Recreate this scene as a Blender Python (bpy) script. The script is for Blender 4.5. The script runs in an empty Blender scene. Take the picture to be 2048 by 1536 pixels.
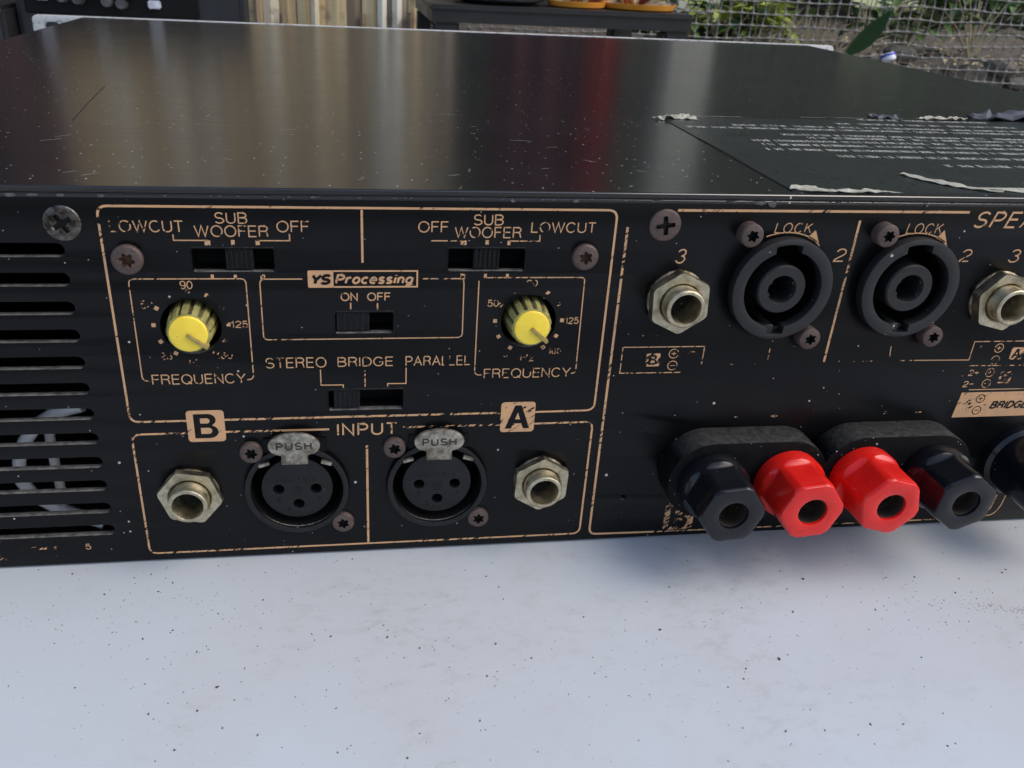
import bpy, bmesh, math, random
from mathutils import Vector, Matrix, noise as mnoise
R = math.radians
rnd = random.Random(7)
sc = bpy.context.scene
COL = sc.collection
MM = 0.001

# ------------------------------------------------------------------ camera
cam = bpy.data.cameras.new("camera"); camo = bpy.data.objects.new("camera", cam); COL.objects.link(camo)
sc.camera = camo
YAW, PITCH, ROLL = 0.162765618, 0.475876557, 0.0526709036
cp, sp, cy, sy = math.cos(PITCH), math.sin(PITCH), math.cos(YAW), math.sin(YAW)
fwd = Vector((sy*cp, cy*cp, -sp)); rt = Vector((cy, -sy, 0)); up = rt.cross(fwd)
r2 = math.cos(ROLL)*rt + math.sin(ROLL)*up; u2 = -math.sin(ROLL)*rt + math.cos(ROLL)*up
mw = Matrix((r2, u2, -fwd)).transposed().to_4x4(); mw.translation = Vector((-3.00571, -171.1375, 131.78576))*MM
camo.matrix_world = mw
cam.sensor_width = 36; cam.lens = 1722.8511/2048*36
cam.shift_x = 0.0321883; cam.shift_y = 0.01121995
cam.clip_start = 0.005; cam.clip_end = 2000
cam.dof.use_dof = True; cam.dof.focus_distance = 0.215; cam.dof.aperture_fstop = 55

# ------------------------------------------------------------------ sky, sun, exposure
SUN_EL, SUN_AZ = R(50), R(110)          # azimuth clockwise from +y
w = bpy.data.worlds.new("World"); sc.world = w; w.use_nodes = True
nt = w.node_tree; nt.nodes.clear()
sky = nt.nodes.new("ShaderNodeTexSky"); sky.sky_type = 'NISHITA'; sky.sun_disc = False
sky.sun_elevation = SUN_EL; sky.sun_rotation = SUN_AZ
sky.air_density = 1.0; sky.dust_density = 2.5; sky.ozone_density = 1.0
bg = nt.nodes.new("ShaderNodeBackground"); bg.inputs[1].default_value = 0.15
wo = nt.nodes.new("ShaderNodeOutputWorld")
nt.links.new(sky.outputs[0], bg.inputs[0]); nt.links.new(bg.outputs[0], wo.inputs[0])
sun = bpy.data.lights.new("sun", 'SUN'); sun.energy = 0.68; sun.angle = R(48); sun.color = (1.0, 0.95, 0.87)
suno = bpy.data.objects.new("sun", sun); COL.objects.link(suno)
sd = Vector((math.sin(SUN_AZ)*math.cos(SUN_EL), math.cos(SUN_AZ)*math.cos(SUN_EL), math.sin(SUN_EL)))
suno.rotation_euler = sd.to_track_quat('Z', 'Y').to_euler(); suno.location = (1, -1, 2)
vs = sc.view_settings; vs.view_transform = 'Standard'; vs.look = 'None'; vs.exposure = 0.6; vs.gamma = 1; vs.use_curve_mapping = False
sc.cycles.max_bounces = 6; sc.cycles.transparent_max_bounces = 12

# ------------------------------------------------------------------ materials
def srgb(r, g, b):
    f = lambda c: (c/255/12.92 if c/255 <= .04045 else ((c/255+.055)/1.055)**2.4)
    return (f(r), f(g), f(b))
class NT:
    def __init__(s, name):
        s.m = bpy.data.materials.new(name); s.m.use_nodes = True; s.t = s.m.node_tree; s.t.nodes.clear()
        s.out = s.n("OutputMaterial"); s.p = s.n("BsdfPrincipled"); s.l(s.p.outputs[0], s.out.inputs[0])
    def n(s, t, **kw):
        x = s.t.nodes.new("ShaderNode"+t)
        for k, v in kw.items(): setattr(x, k, v)
        return x
    def l(s, a, b): s.t.links.new(a, b)
    def pos(s, scale=(1, 1, 1), rot=(0, 0, 0)):
        g = s.n("NewGeometry"); m = s.n("Mapping"); m.inputs['Scale'].default_value = scale; m.inputs['Rotation'].default_value = rot
        s.l(g.outputs['Position'], m.inputs[0]); return m.outputs[0]
    def noise(s, vec, scale, detail=3, rough=.5, dist=0):
        x = s.n("TexNoise"); x.inputs['Scale'].default_value = scale; x.inputs['Detail'].default_value = detail
        x.inputs['Roughness'].default_value = rough; x.inputs['Distortion'].default_value = dist
        s.l(vec, x.inputs['Vector']); return x.outputs[0]
    def ramp(s, fac, a, b, lo=0., hi=1.):
        x = s.n("MapRange"); x.inputs[1].default_value = a; x.inputs[2].default_value = b
        x.inputs[3].default_value = lo; x.inputs[4].default_value = hi; s.l(fac, x.inputs[0]); return x.outputs[0]
    def mix(s, fac, a, b):
        x = s.n("Mix", data_type='RGBA')
        if isinstance(fac, (int, float)): x.inputs[0].default_value = fac
        else: s.l(fac, x.inputs[0])
        for v, i in ((a, 6), (b, 7)):
            if isinstance(v, tuple): x.inputs[i].default_value = (*v, 1)
            else: s.l(v, x.inputs[i])
        return x.outputs[2]
    def math(s, op, a, b):
        x = s.n("Math", operation=op)
        for v, i in ((a, 0), (b, 1)):
            if isinstance(v, (int, float)): x.inputs[i].default_value = v
            else: s.l(v, x.inputs[i])
        return x.outputs[0]
    def bump(s, h, strength, dist=0.0002):
        b = s.n("Bump"); b.inputs['Strength'].default_value = strength; b.inputs['Distance'].default_value = dist
        s.l(h, b.inputs['Height']); s.l(b.outputs[0], s.p.inputs['Normal'])
    def specks(s, vec, scale, size, amount, flat=False):
        v = s.n("TexVoronoi"); v.voronoi_dimensions = '2D' if flat else '3D'; v.inputs['Scale'].default_value = scale; s.l(vec, v.inputs['Vector'])
        sep = s.n("SeparateColor"); s.l(v.outputs['Color'], sep.inputs[0])
        thr = s.ramp(sep.outputs[0], 1-amount, 1.0, 0, size)
        return s.math('LESS_THAN', v.outputs['Distance'], thr)
    def set(s, col=None, rough=None, metal=0, spec=.5):
        i = s.p.inputs
        if col is not None:
            if isinstance(col, tuple): i['Base Color'].default_value = (*col, 1)
            else: s.l(col, i['Base Color'])
        if rough is not None:
            if isinstance(rough, (int, float)): i['Roughness'].default_value = rough
            else: s.l(rough, i['Roughness'])
        i['Metallic'].default_value = metal; i['Specular IOR Level'].default_value = spec
        return s.m
def mat(name, c1, c2=None, scale=400, rough=.5, rough2=None, metal=0, spec=.5, bump=0, bscale=None, dust=0, lo=.35, hi=.65, dustcol=(.45, .43, .40), dscale=330, dist=.0002, settle=None):
    k = NT(name); v = k.pos()
    col = c1; n = None
    if c2 is not None:
        n = k.noise(v, scale, 5, .62); f = k.ramp(n, lo, hi); col = k.mix(f, c1, c2)
    if dust:
        d = k.specks(v, dscale, .13, dust); d2 = k.specks(v, dscale*2.7, .14, dust*.7)
        col = k.mix(k.math('MAXIMUM', d, d2), col, dustcol)
    if settle:   # dust lying on faces that look upwards
        g_ = k.n("NewGeometry"); sx_ = k.n("SeparateXYZ"); k.l(g_.outputs['Normal'], sx_.inputs[0])
        f_ = k.math('MULTIPLY', k.ramp(sx_.outputs[2], .55, .95), k.ramp(k.noise(v, 700, 4, .65), .3, .62, .25, 1))
        col = k.mix(f_, col, settle)
    r = rough
    if rough2 is not None:
        r = k.ramp(k.noise(v, scale*.8, 4, .6), .3, .7, rough, rough2)
    if bump: k.bump(k.noise(v, bscale or scale, 4, .6), bump, dist)
    return k.set(col, r, metal, spec)

m_panel = mat("black_panel_paint", (.0026, .0026, .0030), (.0036, .0036, .0038), 60, .27, .34, spec=.22, bump=.12, bscale=2600, dust=.13, settle=(.20, .19, .172))
m_chassis = mat("chassis_black", (.012, .012, .012), rough=.6)
m_void = mat("dark_recess_plastic", (.004, .004, .004), rough=.75, spec=.2)
m_plastic = mat("black_moulded_plastic", (.0055, .0055, .007), (.008, .008, .009), 500, .38, .5, spec=.35, bump=.05, bscale=3500, dust=.10)
m_spk = mat("matt_charcoal_plastic", (.0085, .0085, .0095), (.012, .012, .0125), 500, .5, .62, spec=.5, bump=.08, bscale=3500, dust=.12)
m_post = mat("glossy_black_plastic", (.006, .007, .009), rough=.12, rough2=.2, scale=300, spec=.4, dust=.1)
m_slab = mat("dusty_black_plastic", (.003, .003, .0035), (.006, .006, .006), 260, .42, .55, spec=.10, dust=.5, dscale=420, bump=.1, bscale=1800, settle=(.055, .054, .051))
m_red = mat("glossy_red_plastic", (.64, .011, .008), (.70, .016, .010), 200, .12, .19, spec=.5, dust=.03, dustcol=(.7, .5, .45))
m_yellow = mat("yellow_plastic_cap", (.98, .73, .075), (.95, .67, .05), 500, .36, .45, spec=.45, dust=.05, dustcol=(.35, .22, .05))
m_olive = mat("dirty_translucent_yellow_plastic", (.40, .36, .12), (.24, .21, .075), 500, .28, .42, spec=.6, bump=.15, bscale=1500)
m_grime = mat("grime_in_grooves", (.03, .028, .014), (.13, .11, .04), 900, .7)
m_pointer = mat("olive_pointer_plastic", (.42, .33, .10), (.30, .22, .06), 700, .45)
m_nickel = mat("tarnished_nickel", (.58, .52, .375), (.26, .22, .14), 420, .30, .55, metal=1, bump=.35, bscale=1500, lo=.42, hi=.72)
m_nickel2 = mat("rusty_washer_nickel", (.34, .30, .22), (.12, .085, .05), 520, .38, .65, metal=1, bump=.5, bscale=1700)
m_bore = mat("bore_shade", (.022, .014, .010), rough=.6)
m_rust = mat("rusty_screw_steel", (.064, .046, .041), (.112, .070, .055), 700, .42, .6, metal=.25, spec=.6, bump=.35, bscale=2200)
m_rusthole = mat("orange_rust", (.10, .045, .022), (.035, .016, .01), 900, .85)
m_black_screw = mat("black_oxide_screw", (.20, .18, .16), (.04, .03, .025), 700, .2, .38, metal=1, spec=.4, bump=.6, bscale=1300)
m_push = mat("grubby_stamped_steel", (.46, .43, .36), (.17, .15, .115), 480, .38, .6, metal=.85, bump=.5, bscale=1500, lo=.36, hi=.60)
m_engrave = mat("grime_engraving", (.035, .028, .02), rough=.7)
m_wire = mat("grey_cable_jacket", (.85, .83, .79), (.7, .68, .64), 200, .5)
m_alu = mat("scuffed_aluminium", (.62, .60, .57), (.33, .31, .28), 260, .4, .6, metal=.6, bump=.3, bscale=1200)
m_ear = mat("worn_white_aluminium", (.56, .55, .52), (.2, .19, .17), 420, .5, .6, metal=.15, lo=.55, hi=.66)
m_paper = mat("torn_label_paper", (.50, .47, .37), (.30, .28, .21), 260, .8, bump=.5, bscale=900)
m_chip = mat("scuffed_bare_metal", (.16, .15, .14), (.05, .05, .05), 800, .5, metal=.4)
m_tape = mat("dusty_black_tape", (.03, .032, .04), (.06, .062, .07), 120, .55)
m_white_print = mat("white_label_print", (.46, .46, .40), rough=.7)
m_label = mat("matt_black_label", (.016, .018, .015), (.022, .024, .020), 200, .26, .32, spec=.8)

def gold_mat():
    k = NT("worn_copper_print"); g = k.n("NewGeometry")
    m = k.n("Mapping", vector_type='TEXTURE'); m.inputs['Rotation'].default_value = (0, R(-38), 0); m.inputs['Scale'].default_value = (2.6, 1, .72)
    k.l(g.outputs['Position'], m.inputs[0])
    n = k.noise(m.outputs[0], 950, 5, .66, .25)
    a = k.n("Attribute", attribute_type='OBJECT', attribute_name='wear')
    keep = k.math('GREATER_THAN', n, k.math('ADD', a.outputs['Fac'], k.ramp(k.noise(k.pos(), 75, 2, .5), .34, .66, -.065, .10)))
    m2 = k.n("Mapping", vector_type='TEXTURE'); m2.inputs['Rotation'].default_value = (0, R(-47), 0); m2.inputs['Scale'].default_value = (7, 1, .55)
    k.l(g.outputs['Position'], m2.inputs[0])
    cut = k.math('GREATER_THAN', k.noise(m2.outputs[0], 900, 2, .5, .1), k.math('ADD', k.math('MULTIPLY', a.outputs['Fac'], .8), .0))
    keep = k.math('MULTIPLY', keep, cut)
    v = k.pos(); col = k.mix(k.ramp(k.noise(v, 300, 3), .35, .65), (.64, .355, .175), (.54, .32, .175))
    k.set(col, .5, 0, .3)
    tr = k.n("BsdfTransparent"); mx = k.n("MixShader")
    k.l(keep, mx.inputs[0]); k.l(tr.outputs[0], mx.inputs[1]); k.l(k.p.outputs[0], mx.inputs[2]); k.l(mx.outputs[0], k.out.inputs[0])
    return k.m
m_gold = gold_mat()
def cover_mat():
    k = NT("brushed_black_cover"); v = k.pos()
    st = k.noise(k.pos((12, 900, 900)), 1, 4, .65)
    sm = k.noise(v, 14, 3)
    col = k.mix(k.ramp(sm, .35, .65), (.010, .010, .010), (.0135, .013, .0125))
    d = k.specks(v, 300, .07, .30, True); d2 = k.specks(k.pos((1, 2.4, 1), (0, 0, .2)), 110, .034, .16, True)
    dd = k.math('MAXIMUM', d, d2)
    k.p.inputs['IOR'].default_value = 2.0
    k.set(k.mix(dd, col, (.40, .39, .36)), k.math('ADD', k.ramp(st, .25, .75, .165, .225), k.math('ADD', k.math('MULTIPLY', dd, .3), k.ramp(k.noise(v, 32, 5, .7), .42, .68, 0, .018))), 0, .62)
    k.bump(k.noise(k.pos((40, 1600, 1600)), 1, 3, .6), .06, .00005)
    return k.m
m_cover = cover_mat()
def table_mat():
    k = NT("white_plastic_tabletop"); v = k.pos()
    base = (.515, .55, .575)
    smv = k.n("Mapping"); smv.inputs['Rotation'].default_value = (0, 0, R(-32)); smv.inputs['Scale'].default_value = (.75, 1.3, 1)
    k.l(v, smv.inputs[0])
    reg = k.ramp(k.noise(v, 17, 4, .65), .46, .62)
    smud = k.ramp(k.noise(smv.outputs[0], 230, 5, .7), .50, .72)
    f = k.math('MULTIPLY', k.math('MULTIPLY', reg, smud), .42)
    col = k.mix(f, base, (.30, .29, .27))
    stain = k.math('MULTIPLY', k.ramp(k.noise(v, 9, 4, .6), .48, .72), .30)
    col = k.mix(stain, col, (.44, .40, .35))
    sp1 = k.specks(smv.outputs[0], 260, .05, .10, True); sp2 = k.specks(v, 520, .075, .07, True)
    col = k.mix(k.math('MULTIPLY', k.math('MAXIMUM', sp1, sp2), .55), col, (.13, .12, .11))
    k.set(col, k.ramp(k.noise(v, 60, 3), .3, .7, .38, .55), 0, .4)
    k.bump(k.noise(v, 700, 3), .05)
    return k.m
m_table = table_mat()
m_crumb = mat("dark_grit", (.02, .018, .016), (.10, .085, .06), 500, .8)

# ------------------------------------------------------------------ mesh helpers (all input in millimetres)
def link(name, me, m, parent=None, loc=None, **props):
    o = bpy.data.objects.new(name, me); COL.objects.link(o)
    if m is not None and not me.materials: me.materials.append(m)
    if parent is not None: o.parent = parent
    if loc is not None: o.location = Vector(loc)*MM
    for k, v in props.items(): o[k] = v
    return o
def mesh(verts, faces, smooth=None, mats=None):
    me = bpy.data.meshes.new("mesh"); me.from_pydata([(x*MM, y*MM, z*MM) for x, y, z in verts], [], faces)
    if smooth is not None:
        me.polygons.foreach_set("use_smooth", [True]*len(me.polygons)); me.set_sharp_from_angle(angle=R(smooth))
    me.update(); return me
class MB:
    def __init__(s): s.v = []; s.f = []
    def add(s, v, f):
        b = len(s.v); s.v += list(v); s.f += [tuple(i+b for i in q) for q in f]
    def box(s, x0, x1, y0, y1, z0, z1, M=None):
        v = [Vector(p) for p in ((x0, y0, z0), (x1, y0, z0), (x1, y1, z0), (x0, y1, z0), (x0, y0, z1), (x1, y0, z1), (x1, y1, z1), (x0, y1, z1))]
        if M is not None: v = [M @ p for p in v]
        s.add([tuple(p) for p in v], [(0, 3, 2, 1), (4, 5, 6, 7), (0, 1, 5, 4), (1, 2, 6, 5), (2, 3, 7, 6), (3, 0, 4, 7)])
    def tube(s, pts, rad, n=6, cap=True):
        pts = [Vector(p) for p in pts]; rings = []
        for i, p in enumerate(pts):
            t = (pts[min(i+1, len(pts)-1)]-pts[max(i-1, 0)]).normalized()
            a = t.orthogonal().normalized() if i == 0 else (a - t*a.dot(t)).normalized()
            b = t.cross(a); r = rad[i] if isinstance(rad, (list, tuple)) else rad
            rings.append([tuple(p+a*r*math.cos(2*math.pi*k/n)+b*r*math.sin(2*math.pi*k/n)) for k in range(n)])
        v = [q for rg in rings for q in rg]; f = []
        for i in range(len(rings)-1):
            for k in range(n): f.append((i*n+k, i*n+(k+1) % n, (i+1)*n+(k+1) % n, (i+1)*n+k))
        if cap: f += [tuple(range(n))[::-1], tuple(range((len(rings)-1)*n, len(rings)*n))]
        s.add(v, f)
    def me(s, smooth=None): return mesh(s.v, s.f, smooth)
def bevelled(me, width, seg=2):
    bm = bmesh.new(); bm.from_mesh(me)
    es = [e for e in bm.edges if len(e.link_faces) == 2 and e.calc_face_angle(0) > R(30)]
    bmesh.ops.bevel(bm, geom=es, offset=width*MM, segments=seg, affect='EDGES', clamp_overlap=True)
    bm.to_mesh(me); bm.free(); me.polygons.foreach_set("use_smooth", [True]*len(me.polygons)); me.set_sharp_from_angle(angle=R(40)); return me
def boxme(x0, x1, y0, y1, z0, z1, bev=0, seg=2):
    b = MB(); b.box(x0, x1, y0, y1, z0, z1); me = b.me()
    return bevelled(me, bev, seg) if bev else me
def lathe(prof, n=48, rfun=None, smooth=35):
    """prof: list of (radius, out) ; out is millimetres towards the viewer (-y). radius 0 makes a pole."""
    v = []; f = []; rows = []
    for j, (r, d) in enumerate(prof):
        if r == 0: rows.append([len(v)]); v.append((0, -d, 0))
        else:
            rows.append(list(range(len(v), len(v)+n)))
            for k in range(n):
                a = 2*math.pi*k/n; q = rfun(r, d, a, j) if rfun else r
                v.append((q*math.cos(a), -d, q*math.sin(a)))
    for A, B in zip(rows, rows[1:]):
        for k in range(n):
            k2 = (k+1) % n
            if len(A) == 1 and len(B) == 1: continue
            if len(A) == 1: f.append((A[0], B[k2], B[k]))
            elif len(B) == 1: f.append((A[k], A[k2], B[0]))
            else: f.append((A[k], A[k2], B[k2], B[k]))
    me = mesh(v, f, smooth)
    bm = bmesh.new(); bm.from_mesh(me); bmesh.ops.recalc_face_normals(bm, faces=bm.faces); bm.to_mesh(me); bm.free()
    me.set_sharp_from_angle(angle=R(smooth)); return me
def circ(cx, cz, r, n=48, r2=None): return [(cx+r*math.cos(2*math.pi*k/n), cz+(r2 or r)*math.sin(2*math.pi*k/n)) for k in range(n)]
def rrect(x0, x1, z0, z1, r, n=5):
    o = []
    for cx, cz, a in ((x1-r, z1-r, 0), (x0+r, z1-r, 90), (x0+r, z0+r, 180), (x1-r, z0+r, 270)):
        o += [(cx+r*math.cos(R(a+90*k/n)), cz+r*math.sin(R(a+90*k/n))) for k in range(n+1)]
    return o
def plate(outlines, d0, d1, bev=0., smooth=30):
    """filled 2-D outlines (x,z) with holes, from d0 to d1 millimetres out of the panel plane."""
    cu = bpy.data.curves.new("plate", 'CURVE'); cu.dimensions = '2D'; cu.fill_mode = 'BOTH'
    t = d1-d0; cu.extrude = (t/2-bev); cu.bevel_depth = bev; cu.bevel_resolution = 1 if bev else 0
    for pts in outlines:
        s = cu.splines.new('POLY'); s.points.add(len(pts)-1); s.use_cyclic_u = True
        for p, q in zip(s.points, pts): p.co = (q[0], q[1], 0, 1)
    ob = bpy.data.objects.new("plate", cu); COL.objects.link(ob)
    dg = bpy.context.evaluated_depsgraph_get(); me = bpy.data.meshes.new_from_object(ob.evaluated_get(dg))
    bpy.data.objects.remove(ob); bpy.data.curves.remove(cu)
    c = (d0+d1)/2
    for v in me.vertices: v.co = Vector((v.co.x, -(v.co.z+c), v.co.y))*MM
    bm = bmesh.new(); bm.from_mesh(me); bmesh.ops.remove_doubles(bm, verts=bm.verts, dist=1e-7); bmesh.ops.recalc_face_normals(bm, faces=bm.faces); bm.to_mesh(me); bm.free()
    me.polygons.foreach_set("use_smooth", [True]*len(me.polygons)); me.set_sharp_from_angle(angle=R(smooth)); me.materials.clear(); return me
def empty(name, loc, label, cat, group=None):
    o = bpy.data.objects.new(name, None); COL.objects.link(o); o.location = Vector(loc)*MM; o.empty_display_size = .02
    o['label'] = label; o['category'] = cat
    if group: o['group'] = group
    return o
def tag(o, label, cat, group=None, kind=None):
    if label: o['label'] = label
    if cat: o['category'] = cat
    if group: o['group'] = group
    if kind: o['kind'] = kind
    return o

# ------------------------------------------------------------------ stroke font (height 1)
def arc(cx, cy_, rx, ry, a0, a1, n=10): return [(cx+rx*math.cos(R(a0+(a1-a0)*k/n)), cy_+ry*math.sin(R(a0+(a1-a0)*k/n))) for k in range(n+1)]
G = {
 'A': (.72, [[(0, 0), (.36, 1), (.72, 0)], [(.14, .36), (.58, .36)]]),
 'B': (.64, [[(.02, 0), (.02, 1), (.36, 1)]+arc(.36, .77, .23, .23, 90, -90)+[(.02, .54)], [(.36, .54)]+arc(.36, .27, .27, .27, 90, -90)+[(.02, 0)]]),
 'C': (.72, [arc(.37, .5, .37, .5, 38, 322, 20)]),
 'D': (.68, [[(.02, 0), (.02, 1), (.28, 1)]+arc(.28, .5, .39, .5, 90, -90, 14)+[(.02, 0)]]),
 'E': (.56, [[(.56, 1), (.02, 1), (.02, 0), (.56, 0)], [(.02, .53), (.52, .53)]]),
 'F': (.52, [[(.54, 1), (.02, 1), (.02, 0)], [(.02, .53), (.48, .53)]]),
 'G': (.74, [arc(.37, .5, .37, .5, 40, 300, 20)+[(.7, .22), (.7, .46), (.42, .46)]]),
 'H': (.64, [[(.02, 0), (.02, 1)], [(.62, 0), (.62, 1)], [(.02, .53), (.62, .53)]]),
 'I': (.06, [[(.03, 0), (.03, 1)]]),
 'K': (.62, [[(.02, 0), (.02, 1)], [(.58, 1), (.02, .40)], [(.24, .62), (.62, 0)]]),
 'L': (.50, [[(.02, 1), (.02, 0), (.5, 0)]]),
 'N': (.66, [[(.02, 0), (.02, 1), (.64, 0), (.64, 1)]]),
 'O': (.78, [arc(.39, .5, .39, .5, 90, 450, 26)]),
 'P': (.58, [[(.02, 0), (.02, 1), (.32, 1)]+arc(.32, .73, .26, .27, 90, -90)+[(.02, .46)]]),
 'Q': (.78, [arc(.39, .5, .39, .5, 90, 450, 26), [(.48, .24), (.76, -.03)]]),
 'R': (.64, [[(.02, 0), (.02, 1), (.36, 1)]+arc(.36, .76, .25, .24, 90, -90)+[(.02, .52)], [(.34, .52), (.52, .46), (.57, .3), (.62, 0)]]),
 'S': (.62, [arc(.31, .745, .28, .255, 25, 270, 14)+arc(.31, .25, .31, .25, 90, -155, 14)]),
 'T': (.60, [[(0, 1), (.6, 1)], [(.3, 1), (.3, 0)]]),
 'U': (.66, [[(.02, 1), (.02, .32)]+arc(.33, .31, .31, .31, 180, 360, 14)+[(.64, 1)]]),
 'W': (.98, [[(0, 1), (.25, 0), (.49, 1), (.73, 0), (.98, 1)]]),
 'Y': (.66, [[(0, 1), (.33, .44), (.66, 1)], [(.33, .44), (.33, 0)]]),
 'z': (.46, [[(.02, .66), (.44, .66), (.0, 0), (.46, 0)]]),
 '0': (.54, [arc(.27, .5, .27, .5, 90, 450, 24)]),
 '1': (.30, [[(.0, .74), (.18, .82), (.22, 1), (.22, 0)]]),
 '2': (.54, [arc(.27, .72, .26, .28, 170, -40, 12)+[(.02, .14), (.0, 0), (.54, 0)]]),
 '3': (.54, [arc(.26, .76, .24, .24, 165, -90, 12), arc(.26, .265, .28, .265, 90, -165, 12)]),
 '5': (.54, [[(.48, 1), (.10, 1), (.05, .50)]+arc(.26, .33, .28, .33, 130, -160, 14)]),
 '9': (.54, [arc(.27, .69, .27, .31, 0, 360, 20), [(.54, .69), (.52, .38)]+arc(.26, .3, .26, .3, 0, -140, 10)]),
 '6': (.54, [arc(.27, .31, .27, .31, 0, 360, 20), [(.0, .31), (.02, .62)]+arc(.28, .7, .26, .3, 180, 40, 10)]),
 '+': (.6, [[(0, .5), (.6, .5)], [(.3, .2), (.3, .8)]]),
 '-': (.5, [[(0, .5), (.5, .5)]]),
 'r': (.36, [[(.02, 0), (.02, .7)], [(.02, .45), (.12, .66), (.36, .7)]]),
 'o': (.5, [arc(.25, .35, .25, .35, 90, 450, 20)]),
 'c': (.46, [arc(.25, .35, .25, .35, 45, 315, 14)]),
 'e': (.5, [[(.02, .38), (.48, .38)]+arc(.25, .35, .24, .35, 5, 315, 16)]),
 's': (.42, [arc(.21, .52, .18, .18, 25, 270, 10)+arc(.21, .17, .21, .17, 90, -155, 10)]),
 'i': (.06, [[(.03, 0), (.03, .7)], [(.03, .9), (.03, 1)]]),
 'n': (.46, [[(.02, 0), (.02, .7)], [(.02, .46)]+arc(.23, .46, .21, .24, 180, 0, 10)+[(.44, 0)]]),
 'g': (.5, [arc(.25, .35, .25, .35, 0, 360, 18), [(.48, .7), (.48, -.06)]+arc(.25, -.06, .23, .22, 0, -140, 8)]),
 ' ': (.3, []),
}
PY = 0.035   # print stands this far proud of the paint
class Ink:
    def __init__(s, out=PY): s.b = MB(); s.k = 0; s.out = out
    def ribbon(s, pts, wd, closed=False):
        P = [Vector(p) for p in pts]
        if not closed and len(P) > 3 and (P[0]-P[-1]).length < 1e-4: P.pop(); closed = True
        n = len(P)
        if n < 2: return
        L = []; Rr = []
        for i in range(n):
            a = P[i-1] if (closed or i > 0) else None; b = P[(i+1) % n] if (closed or i < n-1) else None
            d1 = (P[i]-a).normalized() if a is not None else None; d2 = (b-P[i]).normalized() if b is not None else None
            if d1 is None: d1 = d2
            if d2 is None: d2 = d1
            n1 = Vector((-d1.y, d1.x)); n2 = Vector((-d2.y, d2.x)); m = n1+n2
            if m.length < .2: m = n1
            m.normalize(); q = wd/2/max(.45, m.dot(n1))
            L.append(P[i]+m*q); Rr.append(P[i]-m*q)
        y = -(s.out + .0025*(s.k % 9)); s.k += 1
        v = [(p.x, y, p.y) for p in L]+[(p.x, y, p.y) for p in Rr]
        f = [(i, n+i, n+(i+1) % n, (i+1) % n) for i in range(n if closed else n-1)]
        s.b.add(v, f)
    def poly(s, pts):
        y = -(s.out + .0025*(s.k % 9)); s.k += 1
        s.b.add([(p[0], y, p[1]) for p in pts], [tuple(range(len(pts)))])
    def text(s, txt, x0, x1, z0, z1, wd=.3, shear=0., gap=.2):
        tot = sum(G[c][0] for c in txt)+gap*(len(txt)-1); h = z1-z0
        sx = (x1-x0-abs(shear)*h-wd*.6)/tot if tot else 1; x = 0
        for c in txt:
            for st in G[c][1]:
                s.ribbon([(x0+wd*.3+(x+px)*sx+shear*h*pz, z0+wd/2+pz*(h-wd)) for px, pz in st], wd)
            x += G[c][0]+gap
    def finish(s, name, m, parent, wear=.36, **props):
        me = s.b.me()
        bm = bmesh.new(); bm.from_mesh(me)
        bmesh.ops.recalc_face_normals(bm, faces=bm.faces)
        for f in bm.faces:
            if f.normal.y > 0: f.normal_flip()
        bm.to_mesh(me); bm.free()
        o = link(name, me, m, parent); o['wear'] = float(wear)
        for k, v in props.items(): o[k] = v
        return o

# ================================================================== SETTING
def noisegrid(x0, x1, y0, y1, nx, ny, zf):
    v = []; f = []
    for j in range(ny+1):
        for i in range(nx+1):
            x = x0+(x1-x0)*i/nx; y = y0+(y1-y0)*j/ny; v.append((x, y, zf(x, y)))
    for j in range(ny):
        for i in range(nx):
            a = j*(nx+1)+i; f.append((a, a+1, a+nx+2, a+nx+1))
    return mesh(v, f, 60)
m_ground = mat("damp_dark_soil", (.035, .028, .021), (.075, .062, .048), 9, .9, bump=.5, bscale=60, dist=.01)
m_bank = mat("dry_garden_soil", (.15, .125, .095), (.05, .042, .033), 30, .95, bump=.7, bscale=120, dist=.006)
tag(link("ground", mesh([(-60000, -60000, -700), (60000, -60000, -700), (60000, 60000, -700), (-60000, 60000, -700)], [(0, 1, 2, 3)]), m_ground), None, None, kind='structure')
def bankz(x, y):
    t = max(0, min(1, (y-1560)/120)); t = t*t*(3-2*t)
    return -702+t*(652+(y-1680)*.04+14*mnoise.noise(Vector((x*.012, y*.012, 0)))+9*mnoise.noise(Vector((x*.04, y*.04, 4))))
tag(link("garden_bank", noisegrid(-1200, 3400, 1540, 3300, 130, 60, bankz), m_bank), None, None, kind='structure')

# table the amplifier stands on
tb = empty("white_table", (60, 150, 0), "white plastic table top dotted with black grit, under the black amplifier", "table")
def tpart(name, me, m=m_table): 
    o = link(name, me, m, tb); o.matrix_parent_inverse = Matrix.Translation(-tb.location); return o
tpart("tabletop", boxme(-420, 560, -262, 610, -28, 0, 6, 3))
for x in (-380, 520):
    for y in (-225, 575): tpart("leg", boxme(x-20, x+20, y-20, y+20, -699.5, -28.2, 5))
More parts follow.
